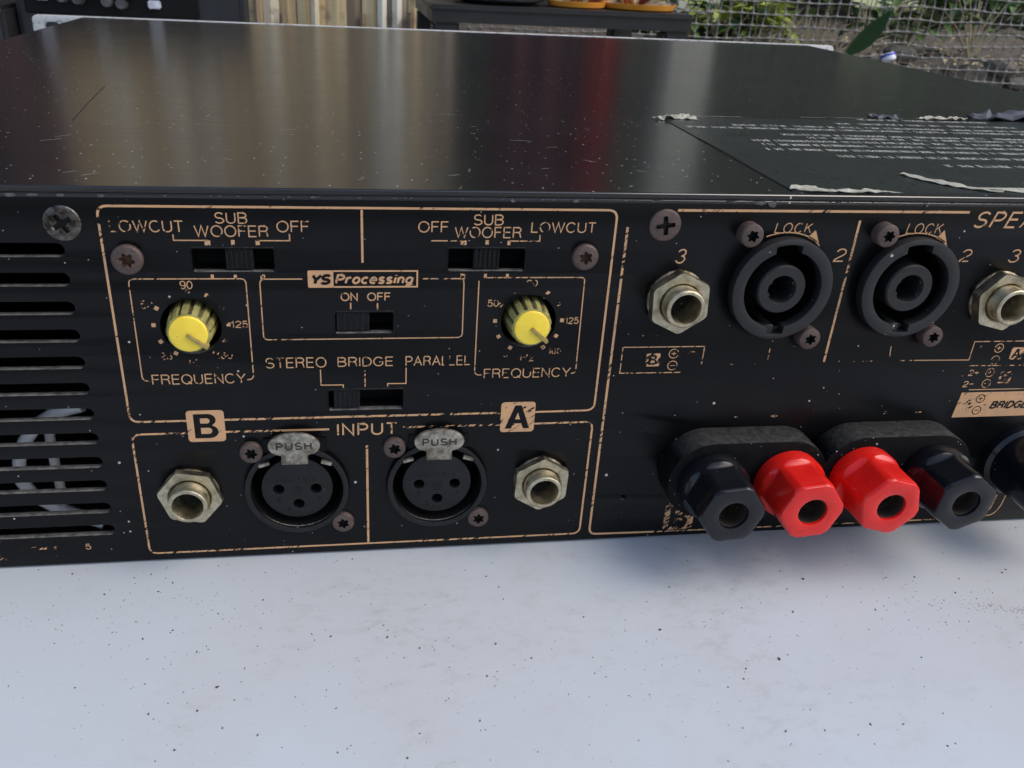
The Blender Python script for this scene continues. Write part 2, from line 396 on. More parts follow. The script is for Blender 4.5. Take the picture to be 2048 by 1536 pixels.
# grit lying on it
g = MB()
def grit(x, y, s, el):
    a = rnd.gauss(.9, .5); n = rnd.choice((4, 5, 6)); top = []; bot = []
    for k in range(n):
        t = 2*math.pi*k/n; r = s*rnd.uniform(.6, 1.15); px, py = r*el*math.cos(t), r*math.sin(t)/el
        px, py = px*math.cos(a)-py*math.sin(a), px*math.sin(a)+py*math.cos(a)
        bot.append((x+px, y+py, .012)); top.append((x+px*.6, y+py*.6, .02+s*.7*rnd.uniform(.5, 1)))
    g.add(bot+top, [tuple(range(n, 2*n))]+[(k, (k+1) % n, n+(k+1) % n, n+k) for k in range(n)])
for i in range(330):
    grit(rnd.uniform(-100, 190), rnd.uniform(-92, -1), rnd.choice((.10, .13, .16, .20, .27)), rnd.uniform(1, 1.7))
for cx, cyy, sx_, sy_, n in ((-45, -18, 22, 9, 170), (70, -32, 40, 10, 90), (140, -33, 16, 4, 90), (30, -52, 30, 9, 70), (-20, -40, 30, 8, 60)):
    for i in range(n): grit(rnd.gauss(cx, sx_), min(-1, rnd.gauss(cyy, sy_)), rnd.choice((.08, .10, .12, .16)), rnd.uniform(1, 1.9))
for i in range(150):
    t = rnd.random(); grit(140+27*t+rnd.gauss(0, 2), -31-9*t+rnd.gauss(0, 1.2), rnd.choice((.08, .1, .14)), rnd.uniform(1, 2))
for x, y, s in ((-31, -41, .36), (3, -30, .34), (-48, -26, .30), (26, -34, .28), (47, -27.5, .26), (63, -33, .36), (86, -44, .45), (104, -19, .5), (116, -31, .3), (96, -30, .3), (30, -20, .28), (150, -45, .32)):
    grit(x, y, s, 1.3)
tag(link("table_grit", g.me(), m_crumb), "scattered dark grit and crumbs lying on the white table top", "grit", kind='stuff')

# ================================================================== AMPLIFIER
amp = empty("power_amplifier", (0, 0, 0), "black rack power amplifier seen from its connector side, resting on the white table", "amplifier")
XL, XR, Z0, ZT, YB = -146.5, 282.5, .7, 87.3, 374
# holes in the rear panel
slots = []
for i in range(12):
    zc = 76.36-6.055*i; slots.append(rrect(-128, -57.9, zc-1.5, zc+1.5, 1.49, 6))
sw = [(-34.4, -18.2, 71.8, 76.8), (17.0, 33.4, 71.9, 76.9), (-6.6, 5.8, 58.0, 62.9), (-8.6, 8.0, 39.4, 44.5)]
knobs = [(-36.0, 59.9), (35.2, 60.4)]
xlr = [(-16.4, 19.1), (16.1, 19.1)]
spk = [(91.3, 68.3), (122.1, 68.4)]
holes = slots + [rrect(a+.0, b, c, d, .5, 3) for a, b, c, d in sw]
holes += [circ(x, z, 6.2) for x, z in knobs]+[circ(x, z, 10.75) for x, z in xlr]+[circ(x, z, 10.8) for x, z in spk]
holes += [circ(62.6, 12.9, .85, 16)]
panel = link("rear_panel", plate([[(XL, Z0), (XR, Z0), (XR, ZT-.55), (XL, ZT-.55)]]+holes, -1.7, 0, .12), m_panel, amp)
link('folded_edge', boxme(XL, XR, -.32, 1.0, 86.78, 87.62, .26, 3), m_cover, amp)
cv = boxme(XL-.3, XR+.3, -.35, YB, 87.75, 89.0, .32, 3)
cover = link("top_cover", cv, m_cover, amp)
b = MB(); b.box(XL, XR, 1.75, YB, Z0, Z0+1.2); b.box(XL, XL+1.2, 1.75, YB, Z0+1.25, 87.6); b.box(XR-1.2, XR, 1.75, YB, Z0+1.25, 87.6)
link("chassis", b.me(), m_chassis, amp)
fp = [[(0,0)]]
fp[0] = rrect(-173.5, 301, 1, 88.95, 2.5, 4)
fp += [rrect(-168.3, -159.5, 80.5, 86.2, 2.6, 5), rrect(-168.3, -159.5, 5, 11, 2.6, 5), rrect(286.5, 296, 80.5, 86.2, 2.6, 5), rrect(286.5, 296, 5, 11, 2.6, 5)]
o = link("front_panel", plate(fp, -378.5, -374.3, .3), m_ear, amp, label="worn aluminium front plate with slotted rack ears")
# edge chips where paint has gone along the top bend
b = MB()
def chip(x, z, sx_, sz_):
    n = 7; v = []
    for k in range(n):
        t = 2*math.pi*k/n; r = rnd.uniform(.55, 1.1); v.append((x+sx_*r*math.cos(t), -.36, min(z+.12+sz_*r*math.sin(t), 87.5)))
    v2 = [(p[0]*1.0, -.22, p[2]) for p in v]
    b.add(v+v2, [tuple(range(n))]+[(k, n+k, n+(k+1) % n, (k+1) % n) for k in range(n)])
for x, z, a, c in ((-66, 87.0, 1.8, .55), (-62, 87.1, 2.2, .4), (-57, 87.1, 1.1, .5), (-49.5, 87.1, 1.1, .45), (-38, 87.2, .7, .3), (-10, 87.2, .8, .25), (30, 87.0, .9, .55), (43, 87.0, 1.0, .55), (83, 87.0, 2.2, .7), (86, 86.7, 1.5, .9), (77, 87.2, 2, .3), (6, 87.2, .6, .25), (60, 87.2, 1.2, .25), (101, 87.2, 1.6, .25), (122, 86.9, .5, .5)):
    chip(x, z, a*.8, c)
for i in range(60): chip(rnd.uniform(-82, 160), 87.2, rnd.uniform(.15, .5), rnd.uniform(.08, .2))
o = link("chipped_edge", b.me(), m_chip, amp)

# ---- ventilation interior
b = MB(); pts = [(-62, 6, 39), (-68, 7, 37), (-73, 8, 33.5), (-76.5, 8, 29), (-78.5, 8, 24), (-79, 8, 19), (-77, 8, 14.5), (-71, 7, 11), (-62, 6, 7.4)]
b.tube(pts, 1.5, 8); b.tube([(-69, 9, 38), (-72.0, 11, 29), (-72.1, 11, 21), (-73, 14, 8)], 1.2, 8)
link("cable", b.me(60), m_wire, amp)

# ---- screws
def star(n, r0, r1, soft):
    o = []
    for k in range(72):
        a = 2*math.pi*k/72; o.append(r0+(r1-r0)*(.5+.5*math.cos(n*a))**soft)
    return o
def screw_me(Rr, H, dome, recess, depth, side=True, mat2=None, rot=0):
    n = 72; v = []; f = []; rows = []
    def ring(rf, d):
        rows.append(list(range(len(v), len(v)+n)))
        for k in range(n):
            a = 2*math.pi*k/n+rot; r = rf[k] if isinstance(rf, list) else rf
            v.append((r*math.cos(a), -d, r*math.sin(a)))
    rc = max(recess)
    ring([x*.82 for x in recess], H+dome-depth)
    ring(recess, H+dome-.12)
    ring([x+.09 for x in recess], H+dome-.02)
    for t in (.2, .45, .7, .88):
        rr = rc+(Rr-rc)*t; ring(rr, H+dome*math.sqrt(max(0, 1-(rr/Rr)**2)) if dome else H)
    ring(Rr-.06, H+.0); ring(Rr, H-.08); ring(Rr, -.3)
    f.append(tuple(rows[0])); nf = 1
    for A, B in zip(rows, rows[1:]):
        for k in range(n): f.append((A[k], A[(k+1) % n], B[(k+1) % n], B[k]))
    me = mesh(v, f, 40)
    me.materials.append(None); me.materials.append(None)
    mi = [1]*(1+n)+[0]*(len(me.polygons)-1-n); me.polygons.foreach_set("material_index", mi)
    bm = bmesh.new(); bm.from_mesh(me); bmesh.ops.recalc_face_normals(bm, faces=bm.faces); bm.to_mesh(me); bm.free()
    me.set_sharp_from_angle(angle=R(40)); return me
def setm(me, *ms):
    for i, m in enumerate(ms): me.materials[i] = m
    return me
torx = star(6, .95, 1.42, 1.0)
me_torx_big = setm(screw_me(3.05, .9, .55, star(6, 1.05, 1.6, 1.0), 1.3), m_rust, m_rusthole)
me_torx = setm(screw_me(2.55, 1.0, .5, torx, 1.2), m_rust, m_void)
me_torx_tall = setm(screw_me(2.55, 2.6, .5, [x*.95 for x in torx], 1.4), m_rust, m_void)
ph = []
for k in range(72):
    a = 2*math.pi*k/72; c, s_ = abs(math.cos(a)), abs(math.sin(a)); m_ = max(c, s_); l_ = min(c, s_)
    ph.append(min(2.05/m_, max(.48/max(l_, .05), .85)) if .48/max(l_, .05) < 2.05/m_ else 2.05/m_)
me_ph = setm(screw_me(3.5, .25, .45, ph, 1.2, rot=R(8)), m_rust, m_void)
me_ph2 = setm(screw_me(3.55, .12, .35, [x*.95 for x in ph], 1.1, rot=R(30)), m_black_screw, m_black_screw)
def screw(me, x, z, rot=0, label=None):
    o = link("screw", me, None, amp, (x, 0, z)); o.rotation_euler = (0, R(rot), 0)
    if label: o['label'] = label
    return o
screw(me_ph2, -57.6, 81.7, label="dark countersunk cross-head screw")
screw(me_ph, 63.0, 82.1, label="brown cross-head screw")
screw(me_torx_big, -46.5, 74.6, 10, "rusty star-drive screw with orange recess"); o = screw(me_torx_big, 46.2, 75.2, 25, "rusty star-drive screw with orange recess"); o.scale = (.93, 1, .93)
for x, z, r_ in ((-26.0, 29.6, 5), (-6.1, 9.6, 20), (6.0, 29.7, 14), (26.3, 9.3, 33)): screw(me_torx, x, z, r_)
for x, z, r_ in ((81.8, 80.6, 8), (100.6, 56.4, 20), (113.2, 80.7, 0), (131.4, 56.5, 30)): screw(me_torx_tall, x, z, r_)

# ---- slide switches
def cup(x0, x1, z0, z1, depth):
    v = []; 
    for y in (1.72, depth): v += [(x0, y, z0), (x1, y, z0), (x1, y, z1), (x0, y, z1)]
    return mesh(v, [(0, 1, 5, 4), (1, 2, 6, 5), (2, 3, 7, 6), (3, 0, 4, 7), (4, 5, 6, 7)])
hs = [(-27.9, -22.4), (22.5, 28.0), (-6.3, .7), (-7.4, -1.6)]
m_slider = mat("black_slider_plastic", (.005, .005, .005), (.014, .014, .014), 900, .35, spec=.25, bump=.1, bscale=2500)
for (a, b_, c, d), (h0, h1) in zip(sw, hs):
    s_ = link("slide_switch", cup(a-.2, b_+.2, c-.2, d+.2, 6.5), m_void, amp)
    q = MB(); q.box(h0, h1, .75, 6, c+.35, d-.2); n = 6
    for k in range(n):
        x = h0+.35+(h1-h0-.7)*k/(n-1); q.box(x-.16, x+.16, .2, .8, c+.6, d-.3)
    link("slider", bevelled(q.me(), .05, 1), m_slider, s_)
    # worn rim of the cut-out
    rim = plate([rrect(a-.22, b_+.22, c-.22, d+.22, .6, 3), rrect(a+.05, b_-.05, c+.05, d-.05, .5, 3)], -.1, .07, .02)
    link("opening_rim", rim, m_panel, s_)

# ---- frequency knobs
def rib(r, d, a, j):
    t = (a*13/(2*math.pi)) % 1.0
    g_ = 1.0 if .18 < t < .82 else .9
    return r*(g_ if 1 <= j <= 5 else 1)
for (x, z), ang in zip(knobs, (-38, -42)):
    kn = lathe([(0, -11), (5.3, -11), (5.35, -9), (5.1, -4), (4.75, .5), (4.55, 2.6), (4.2, 3.3), (4.0, 3.35), (0, 3.35)], 156, rib, 25)
    kn.materials.append(m_olive); kn.materials.append(m_grime)
    for p in kn.polygons:
        c = p.center; r_ = math.hypot(c.x, c.z)/MM; t = (math.atan2(c.z, c.x)/(2*math.pi)*13) % 1.0
        p.material_index = 1 if (not .2 < t < .8 and r_ > 3.9 and -c.y/MM < 3.2) else 0
    K = link("knob", kn, None, amp, (x, 0, z))
    link("cap", lathe([(3.85, 3.2), (3.85, 3.75), (3.7, 3.95), (3.3, 4.05), (0, 4.12)], 64), m_yellow, K)
    q = MB(); M_ = Matrix.Rotation(R(-ang), 4, 'Y')
    q.box(-.2, 4.75, -4.7, -2.9, -.42, .42, M_); link("pointer", bevelled(q.me(), .14, 2), m_pointer, K)
    link("knob_well", lathe([(6.35, -1.72), (6.35, -11.5), (0, -11.5)], 40), m_void, K)

# ---- 6.3 mm jacks
def hexr(ap, rc):
    return lambda r, d, a, j: min(r, ap/math.cos(((a) % (math.pi/3))-math.pi/6)) if j in HX else r
HX = set()
def jack(x, z, rot, wr, nutd, bright=True, ap=6.25):
    J = link("jack_socket", lathe([(3.95, 1), (4.35, 1.2), (4.35, nutd+1.7), (4.2, nutd+1.95), (4.2, nutd+2.0), (4.25, nutd+3.2), (4.0, nutd+3.4), (3.45, nutd+3.4), (3.3, nutd+3.1), (3.25, -10), (0, -10)], 56), m_nickel, amp, (x, 0, z))
    link("washer", lathe([(4.4, .02), (wr, .02), (wr, .5), (wr-.35, .85), (4.4, .9)], 56), m_nickel2, J)
    global HX; HX = {1, 2, 3}
    ap_ = ap
    nu = lathe([(4.45, .95), (7.3, .95), (7.3, nutd-.3), (7.0, nutd), (4.9, nutd), (4.55, nutd-.3)], 72, lambda r, d, a, j: min(r, ap_/math.cos((a % (math.pi/3))-math.pi/6)), 25)
    N = link("hex_nut", nu, m_nickel, J); N.rotation_euler = (0, R(rot), 0)
    return J
jack(-40.0, 19.3, 10, 6.3, 2.7); jack(40.9, 19.3, 32, 6.4, 2.7); jack(67.9, 65.6, 26, 6.6, 3.6); jack(146.3, 65.3, 14, 6.6, 3.6)

# ---- XLR inputs
for x, z in xlr:
    X = link("xlr_socket", plate([circ(0, 0, 11.55, 72), circ(0, 0, 10.75, 72)], .03, 1.0, .25), m_plastic, amp, (x, 0, z))
    ins = plate([circ(0, 0, 7.9, 64)]+[circ(px, pz, 1.5, 24) for px, pz in ((-4.25, -.2), (4.25, -.3), (.15, -4.4))], -9, -.2, .25)
    link("contact_insert", ins, m_plastic, X)
    link("shell", lathe([(10.8, .5), (10.5, -1), (10.5, -12), (0, -12)], 64), m_void, X)
    link("latch_slot", boxme(-7.0, 7.0, -.6, .01, 10.2, 13.6, .15), m_void, X)
    # push tab, tipped a little forward
    tab = [(px, pz) for px, pz in arc(0, 13.1, 5.5, 3.0, -28, 208, 26)]
    tab = tab+[(-4.2, 11.2), (-2.75, 10.8), (-2.7, 8.5), (2.7, 8.5), (2.75, 10.8), (4.2, 11.2)]
    T = link("push_tab", plate([tab], 1.9, 2.9, .22), m_push, X)
    q = MB(); q.box(-5.4, -3.0, -1.9, -1.2, 9.2, 9.9, Matrix.Rotation(R(-18), 4, 'Y')); q.box(3.0, 5.4, -1.9, -1.2, 9.2, 9.9, Matrix.Rotation(R(18), 4, 'Y'))
    link("tab_wing", q.me(), m_push, X)
    k = Ink(2.93); k.text("PUSH", -3.9, 3.9, 12.1, 14.1, .42, gap=.32); k.finish("lettering", m_engrave, X, 0)
    k = Ink(-.175)
    for t_, a_ in (("2", -1), ("1", 1)): k.text(t_, a_*4.6-.35+.3, a_*4.6+.35+.3, -3.6, -2.3, .16)
    k.text("NEUTRIK", -4.4, 4.4, 1.7, 2.8, .09, gap=.5)
    k.text("3", -2.6, -1.9, -6.3, -5.0, .16); k.ribbon(circ(0, -.8, 1.05, 28), .13, True)
    k.ribbon([(-.4, -.3), (-.15, -1.3), (.15, -.4), (.45, -1.25)], .12)
    k.finish("lettering", m_void, X, 0)

# ---- 4-pole speaker sockets
for x, z in spk:
    def hole_(r):
        o = []
        for i in range(144):
            a = 360*i/144; q = r
            if 74 < a < 112: q = 10.55
            if 258 < a < 284: q = 10.75
            o.append((q*math.cos(R(a)), q*math.sin(R(a))))
        return o
    S = link("speaker_socket", plate([circ(0, 0, 11.4, 96), hole_(9.1)], .03, 2.9, .2), m_spk, amp, (x, 0, z))
    link("socket_well", lathe([(10.75, .5), (10.75, -14), (0, -14)], 64), m_void, S)
    core = lathe([(5.6, -13), (5.6, 2.0), (5.3, 2.4), (3.35, 2.4), (3.15, 2.1), (3.1, -8), (0, -8)], 60)
    link("core", core, m_spk, S)
    q = MB(); 
    for a in (28, 150, 205, 330):
        M_ = Matrix.Rotation(R(-a), 4, 'Y'); q.box(2.75, 3.3, -1.9, 4, -.4, .4, M_)
    link("contact_rib", q.me(), m_spk, S)
    q = MB(); q.box(-1.6, .5, -1.9, 9, -10.7, -8.6, Matrix.Rotation(R(2), 4, 'Y')); link("key_ramp", bevelled(q.me(), .15, 1), m_spk, S)

# ---- binding posts
def stadium(x0, x1, z, r, n=24):
    return [(x1+r*math.cos(R(-90+180*k/n)), z+r*math.sin(R(-90+180*k/n))) for k in range(n+1)]+[(x0+r*math.cos(R(90+180*k/n)), z+r*math.sin(R(90+180*k/n))) for k in range(n+1)]
def post_me(rot):
    ap = 7.05
    def rf(r, d, a, j):
        if j < 1 or d <= 11.6 or r < 5.2: return r
        t = (a-R(rot)) % (math.pi/3)-math.pi/6
        e = ap/math.cos(t)
        w_ = min(1, (d-11.6)/2.2); e = 8.9*(1-w_)**2+e*(1-(1-w_)**2)
        if d > 19: e -= max(0, 7.75-r)*.8
        x_ = min(r, e)
        return x_ if x_ < r-.05 else r-.05
    prof = [(7.0, 7.9), (7.9, 8.0), (8.2, 8.5), (8.3, 11.6)]
    prof += [(8.3-.05*k, 11.6+.24*k) for k in range(1, 11)]+[(7.75, 15), (7.75, 18), (7.75, 20.9), (7.6, 21.6), (7.3, 22.0), (6.9, 22.12), (5.3, 22.15), (3.75, 22.15), (3.5, 22.05), (3.4, 21.8), (3.4, 15.5), (0, 15.5)]
    return lathe(prof, 120, rf, 28)
def post_pair(xs, mats_, zc, rot, labels):
    B = link("binding_post_base", plate([stadium(xs[0], xs[1], zc, 10)], .03, 8.0, .5), m_slab, amp)
    for x, mt, r_, lb in zip(xs, mats_, rot, labels):
        P = link("binding_post", post_me(r_), mt, amp, (x, 0, zc), label=lb)
        link("bore_shade_liner", lathe([(3.38, 21.4), (3.3, 21.2), (3.28, 15.55), (0, 15.55)], 40), m_bore, P)  # dark liner added to put the hole's shade into the colour
        link("contact", lathe([(3.25, 15.6), (3.25, 17.6), (2.9, 17.7), (2.4, 18.2), (2.35, 15.6)], 32), m_nickel2, P)
post_pair((80.7, 99.7), (m_post, m_red), 22.0, (6, 6), ("glossy black binding post cap", "glossy red binding post cap"))
post_pair((119.0, 138.0), (m_red, m_post), 22.4, (44, 23), ("glossy red binding post cap", "glossy black binding post cap"))
link('cord_grommet', lathe([(9.8, .03), (9.8, 2.0), (8.8, 2.8), (8.6, 18), (8.0, 19.5), (4, 20), (0, 20)], 48), m_post, amp, (168, 0, 20.5))

# ================================================================== PRINTING
def frame(pts, wd, wear, r=2.0, closed=False):
    """polyline with rounded corners"""
    P = [Vector(p) for p in pts]; o = []
    for i, p in enumerate(P):
        if (i in (0, len(P)-1)) and not closed: o.append(p); continue
        a = P[i-1]; c = P[(i+1) % len(P)]; d1 = (a-p).normalized(); d2 = (c-p).normalized()
        if r <= 0: o.append(p); continue
        s_, e_ = p+d1*r, p+d2*r
        for k in range(7):
            t = k/6; o.append(s_*(1-t)**2+p*2*t*(1-t)+e_*t*t)
    k = Ink(); k.ribbon(o, wd, closed); return k.finish("printed_line", m_gold, amp, wear)
def line(x0, z0, x1, z1, wd, wear): return frame([(x0, z0), (x1, z1)], wd, wear, 0)
def word(txt, x0, x1, z0, z1, wd=.3, wear=.37, **kw):
    k = Ink(); k.text(txt, x0, x1, z0, z1, wd, **kw); return k.finish("lettering", m_gold, amp, wear)
W1, W2 = .47, .24
# control section frame, interrupted by the letter boxes
frame([(-50.9, 81.7), (-50.9, 37.8), (-39.2, 37.8)], W1, .39, 2.0)
frame([(-31.2, 37.8), (30.4, 37.8)], .5, .42, 0)
frame([(-50.9, 82.9), (-50.9, 85.15), (52.3, 85.2), (52.4, 37.9), (38.4, 37.8)], W1, .36, 2.0)
line(-.6, 84.8, -.6, 73.8, W1, .40)
frame([(-39.2, 34.7), (-51.1, 34.7), (-51.1, 2.5), (52.5, 2.6), (52.5, 34.8), (38.4, 34.7)], .46, .405, 2.0)
line(-31.2, 34.75, -8.6, 34.7, .5, .41); line(8.0, 34.7, 30.4, 34.7, .5, .43)
line(-.25, 30.2, -.25, 2.7, .52, .385)
# letter boxes: the letter is left unprinted
LET = {'B': [[(0, 0), (0, 1), (.5, 1)]+arc(.5, .755, .28, .245, 90, -58, 8)+arc(.53, .27, .31, .27, 68, -90, 8), [(.23, .61), (.23, .82), (.46, .82)]+arc(.46, .715, .1, .105, 90, -90, 6), [(.23, .18), (.23, .43), (.5, .43)]+arc(.5, .305, .12, .125, 90, -90, 6)],
       'A': [[(0, 0), (.355, 1), (.605, 1), (.96, 0), (.71, 0), (.635, .22), (.325, .22), (.25, 0)], [(.385, .40), (.575, .40), (.48, .70)]]}
def badge(x, z, h, ch, wr):
    wl = .84 if ch == 'B' else .96
    sc_ = h*1.52; ox, oz = x-wl*sc_/2, z-sc_/2
    me = plate([rrect(x-h, x+h, z-h*.98, z+h*.98, h*.2, 4)]+[[(ox+px*sc_, oz+pz*sc_) for px, pz in pts] for pts in LET[ch]], PY, PY+.02)
    o = link("letter_badge", me, m_gold, amp); o['wear'] = float(wr)
badge(-35.2, 36.35, 4.0, 'B', .33); badge(34.4, 36.6, 4.0, 'A', .35)
# switches
for sx_ in (-1, 1):
    c = 0
    word("SUB", *((-29.2, -23.0) if sx_ < 0 else (22.1, 28.3)), 81.8, 84.1, .245, .36)
    word("WOOFER", *((-33.3, -19.1) if sx_ < 0 else (18.3, 32.2)), 79.1, 81.5, .245, .37)
word("LOWCUT", -49.1, -35.3, 80.0, 82.4, .245, .40); word("OFF", -17.4, -11.1, 80.1, 82.5, .245, .39)
word("OFF", 10.8, 16.9, 80.2, 82.6, .245, .43); word("LOWCUT", 34.2, 48.0, 80.3, 82.6, .245, .40)
def ticks(lst, wear=.40):
    for x, z, sx_, sz_ in lst:
        k = Ink(); k.poly([(x-sx_/2, z-sz_/2), (x+sx_/2, z-sz_/2), (x+sx_/2, z+sz_/2), (x-sx_/2, z+sz_/2)]); k.finish("printed_mark", m_gold, amp, wear)
frame([(-37.4, 79.6), (-37.4, 78.4), (-30.8, 78.4)], W2, .41, 0); frame([(-21.6, 78.4), (-15.0, 78.4), (-15.0, 79.8)], W2, .39, 0)
ticks([(-31.0, 77.9, 1.1, 1.0), (-26.1, 78.0, .7, 1.0), (-21.3, 78.0, .8, 1.0), (20.2, 78.1, 1.2, .95), (25.1, 78.2, .7, .9), (29.7, 78.1, .6, .95)])
frame([(13.4, 78.5), (20.0, 78.5)], W2, .40, 0); frame([(29.7, 78.5), (36.2, 78.5), (36.2, 79.8)], W2, .40, 0)
ticks([(-30.7, 70.9, .6, .8), (-26.2, 70.9, .6, .7), (-20.6, 70.9, .6, .8), (20.3, 70.9, 1.0, 1.0), (25.1, 70.9, .6, .9), (29.8, 70.9, .6, .9)], .41)
# frequency boxes
frame([(-36, 70.4), (-47.0, 70.4), (-47.1, 47.7), (-45.6, 47.6)], W2, .41, 1.1); frame([(-36, 70.4), (-24.2, 70.4), (-24.2, 47.6), (-25.6, 47.5)], W2, .39, 1.1)
frame([(25.0, 70.5), (46.8, 70.5), (47.0, 47.6), (45.9, 47.6)], W2, .41, .9); frame([(23.8, 69.8), (23.8, 47.6), (25.4, 47.6)], W2, .39, 1.1)
word("FREQUENCY", -45.2, -25.9, 46.7, 49.1, .245, .375); word("FREQUENCY", 25.9, 45.8, 46.7, 49.1, .245, .41)
for s_, cx, cz in ((0, -35.9, 60.4), (1, 35.2, 60.6)):
    for i, a in enumerate((240, 210, 180, 150, 120, 90, 60, 30, 0, -30, -60)):
        k = Ink(); x, z = cx+7.45*math.cos(R(a)), cz+7.4*math.sin(R(a))
        wr = (.30, .30, .28, .30, .56, .49, .50, .52, .50, .5, .52) if not s_ else (.30, .29, .28, .50, .52, .5, .52, .5, .30, .245, .45)
        q = .85
        pts = [(-q/2, -q/2), (q/2, -q/2), (q/2, q/2), (-q/2, q/2)]
        k.poly([(x+u*math.cos(R(a))-v_*math.sin(R(a)), z+u*math.sin(R(a))+v_*math.cos(R(a))) for u, v_ in pts]); k.finish("printed_mark", m_gold, amp, wr[i])
for t_, x0, x1, z0, z1, wr in (("50", -45.4, -43.0, 64.0, 65.8, .47), ("90", -37.2, -34.8, 68.2, 70.0, .43), ("125", -27.9, -24.5, 59.6, 61.2, .38), ("160", -31.4, -28.2, 52.5, 54.1, .49), ("25", -42.9, -40.5, 52.5, 54.2, .50), ("Hz", -37.1, -34.1, 50.8, 52.7, .50),
        ("90", 34.2, 36.5, 68.5, 70.0, .42), ("50", 25.9, 28.3, 63.9, 65.5, .46), ("125", 43.4, 46.4, 59.7, 61.3, .47), ("160", 40.2, 43.1, 52.5, 53.9, .49), ("25", 28.9, 31.0, 51.9, 53.3, .56), ("Hz", 34.0, 37.0, 50.8, 52.6, .47)):
    word(t_, x0, x1, z0, z1, .21, wr)
# processing box
frame([(-12.9, 70.3), (-21.45, 70.3), (-21.5, 56.8), (20.7, 56.8), (20.6, 70.3), (11.9, 70.3)], W2, .385, 1.1)
ticks([(-20.9, 70.6, .7, .8)], .42); ticks([(20.3, 70.5, .8, .9)], .36)
k = Ink(.045); k.poly(rrect(-11.8, -6.6, 68.4, 72.15, .3, 2)); k.finish("logo_badge", m_gold, amp, .32)
frame([(-6.6, 72.0), (10.7, 72.0), (10.7, 68.55), (-6.6, 68.55)], .34, .35, 0)
k = Ink(.085); k.text("YS", -11.4, -6.9, 69.0, 71.4, .62, shear=.22, gap=.16); k.finish("lettering", m_panel, amp, 0)
k = Ink(.045); k.text("Processing", -6.3, 10.1, 69.15, 71.35, .44, shear=.22, gap=.24); k.finish("lettering", m_gold, amp, .36)
word("ON", -5.2, -1.7, 65.4, 67.3, .26, .33); word("OFF", .3, 5.1, 65.4, 67.3, .26, .33)
line(-3.2, 65.0, -3.2, 63.6, .3, .3); line(2.4, 64.9, 2.4, 63.5, .3, .38)
word("STEREO", -21.5, -8.7, 50.1, 52.6, .245, .40); word("BRIDGE", -6.3, 5.7, 50.2, 52.5, .245, .38); word("PARALLEL", 8.4, 22.7, 50.1, 52.5, .245, .41)
frame([(-10, 49.6), (-10, 45.85), (-5.2, 45.8), (-5.2, 45.1)], W2, .37, 0); line(-.45, 49.2, -.45, 45.2, W2, .38); frame([(8.55, 49.7), (8.55, 45.85), (4.5, 45.9), (4.5, 45.2)], W2, .37, 0)
word("INPUT", -6.9, 6.6, 32.9, 36.1, .40, .37, gap=.26)
# speaker section
frame([(65.4, 85.3), (133.0, 85.45)], .55, .37, 0); frame([(54.9, 81.6), (55.05, 2.2), (72, 2.0)], .55, .39, 2.0)
line(72, 2.0, 160, 1.7, .4, .47)
line(107.3, 83.4, 107.2, 49.3, .55, .40)
for cx in (91.3, 122.1):
    k = Ink(); k.ribbon([(cx+12.75*math.cos(R(a)), 68.35+12.3*math.sin(R(a))) for a in range(56, 116, 3)], .28); k.finish("printed_line", m_gold, amp, .34)
    k = Ink(); k.poly([(cx+6.1, 81.4), (cx+4.7, 79.5), (cx+6.4, 78.8), (cx+8.0, 77.4)]); k.finish("printed_mark", m_gold, amp, .35)
word("LOCK", 87.9, 96.6, 80.5, 82.8, .22, .39, shear=.12, gap=.3); word("LOCK", 118.9, 127.7, 80.5, 82.9, .22, .37, shear=.12, gap=.3)
word("3", 66.5, 69.0, 73.6, 76.9, .31, .31, shear=.14); word("2", 103.3, 106.1, 74.0, 77.1, .31, .30, shear=.14); word("2", 134.1, 136.9, 74.0, 77.0, .3, .40, shear=.14); word("3", 146.4, 149.3, 73.8, 77.0, .31, .34, shear=.14)
word("SPEAKERS", 134.7, 166.5, 81.9, 85.7, .46, .36, shear=.26, gap=.3)
frame([(57.45, 49), (57.45, 47.35), (72.0, 47.3)], W2, .40, 0); frame([(57.45, 48.9), (57.4, 53.85), (76.8, 53.8), (76.8, 49.3)], W2, .40, 0)
line(76.8, 49.25, 93.0, 49.0, W2, .55); line(92.9, 49.1, 92.9, 53.0, W2, .47); line(72, 47.3, 82, 47.2, W2, .58)
def circled(x, z, sign, wr, m=m_gold, out=PY):
    k = Ink(out); k.ribbon(circ(x, z, 1.12, 28), .2, True); k.text(sign, x-.62, x+.62, z-.9, z+.9, .2); return k.finish("printed_mark", m, amp, wr if m is m_gold else 0)
circled(69.7, 52.1, '+', .40); circled(69.8, 49.1, '-', .37)
badge(64.9, 50.6, 1.65, 'B', .40); badge(157.4, 50.7, 1.65, 'A', .42); badge(156.6, 44.2, 1.65, 'B', .47)
badge(78.2, 6.3, 3.9, 'B', .50); badge(135.8, 6.3, 3.9, 'A', .5)
word("1+", 72.6, 74.8, 51.9, 53.0, .2, .50); word("2+", 74.6, 76.4, 51.4, 52.6, .2, .52)
frame([(130.5, 49.3), (145.05, 49.15), (145.0, 54.0), (163, 54.0)], W2, .41, 0); line(123.8, 50.4, 123.4, 53.1, W2, .40); line(112, 49.3, 130, 49.3, W2, .60)
circled(152.1, 52.2, '+', .36); circled(152.2, 49.0, '-', .46); circled(152.0, 45.6, '+', .45); circled(152.0, 42.6, '-', .45)
word("2+", 146.3, 149.0, 44.8, 46.5, .24, .42); word("2-", 145.8, 148.6, 41.7, 43.4, .24, .42); word("1-", 146.6, 149.2, 51.4, 52.9, .2, .52)
line(145, 47.6, 163, 47.4, W2, .44); line(147.8, 40.95, 168, 40.9, W2, .40)
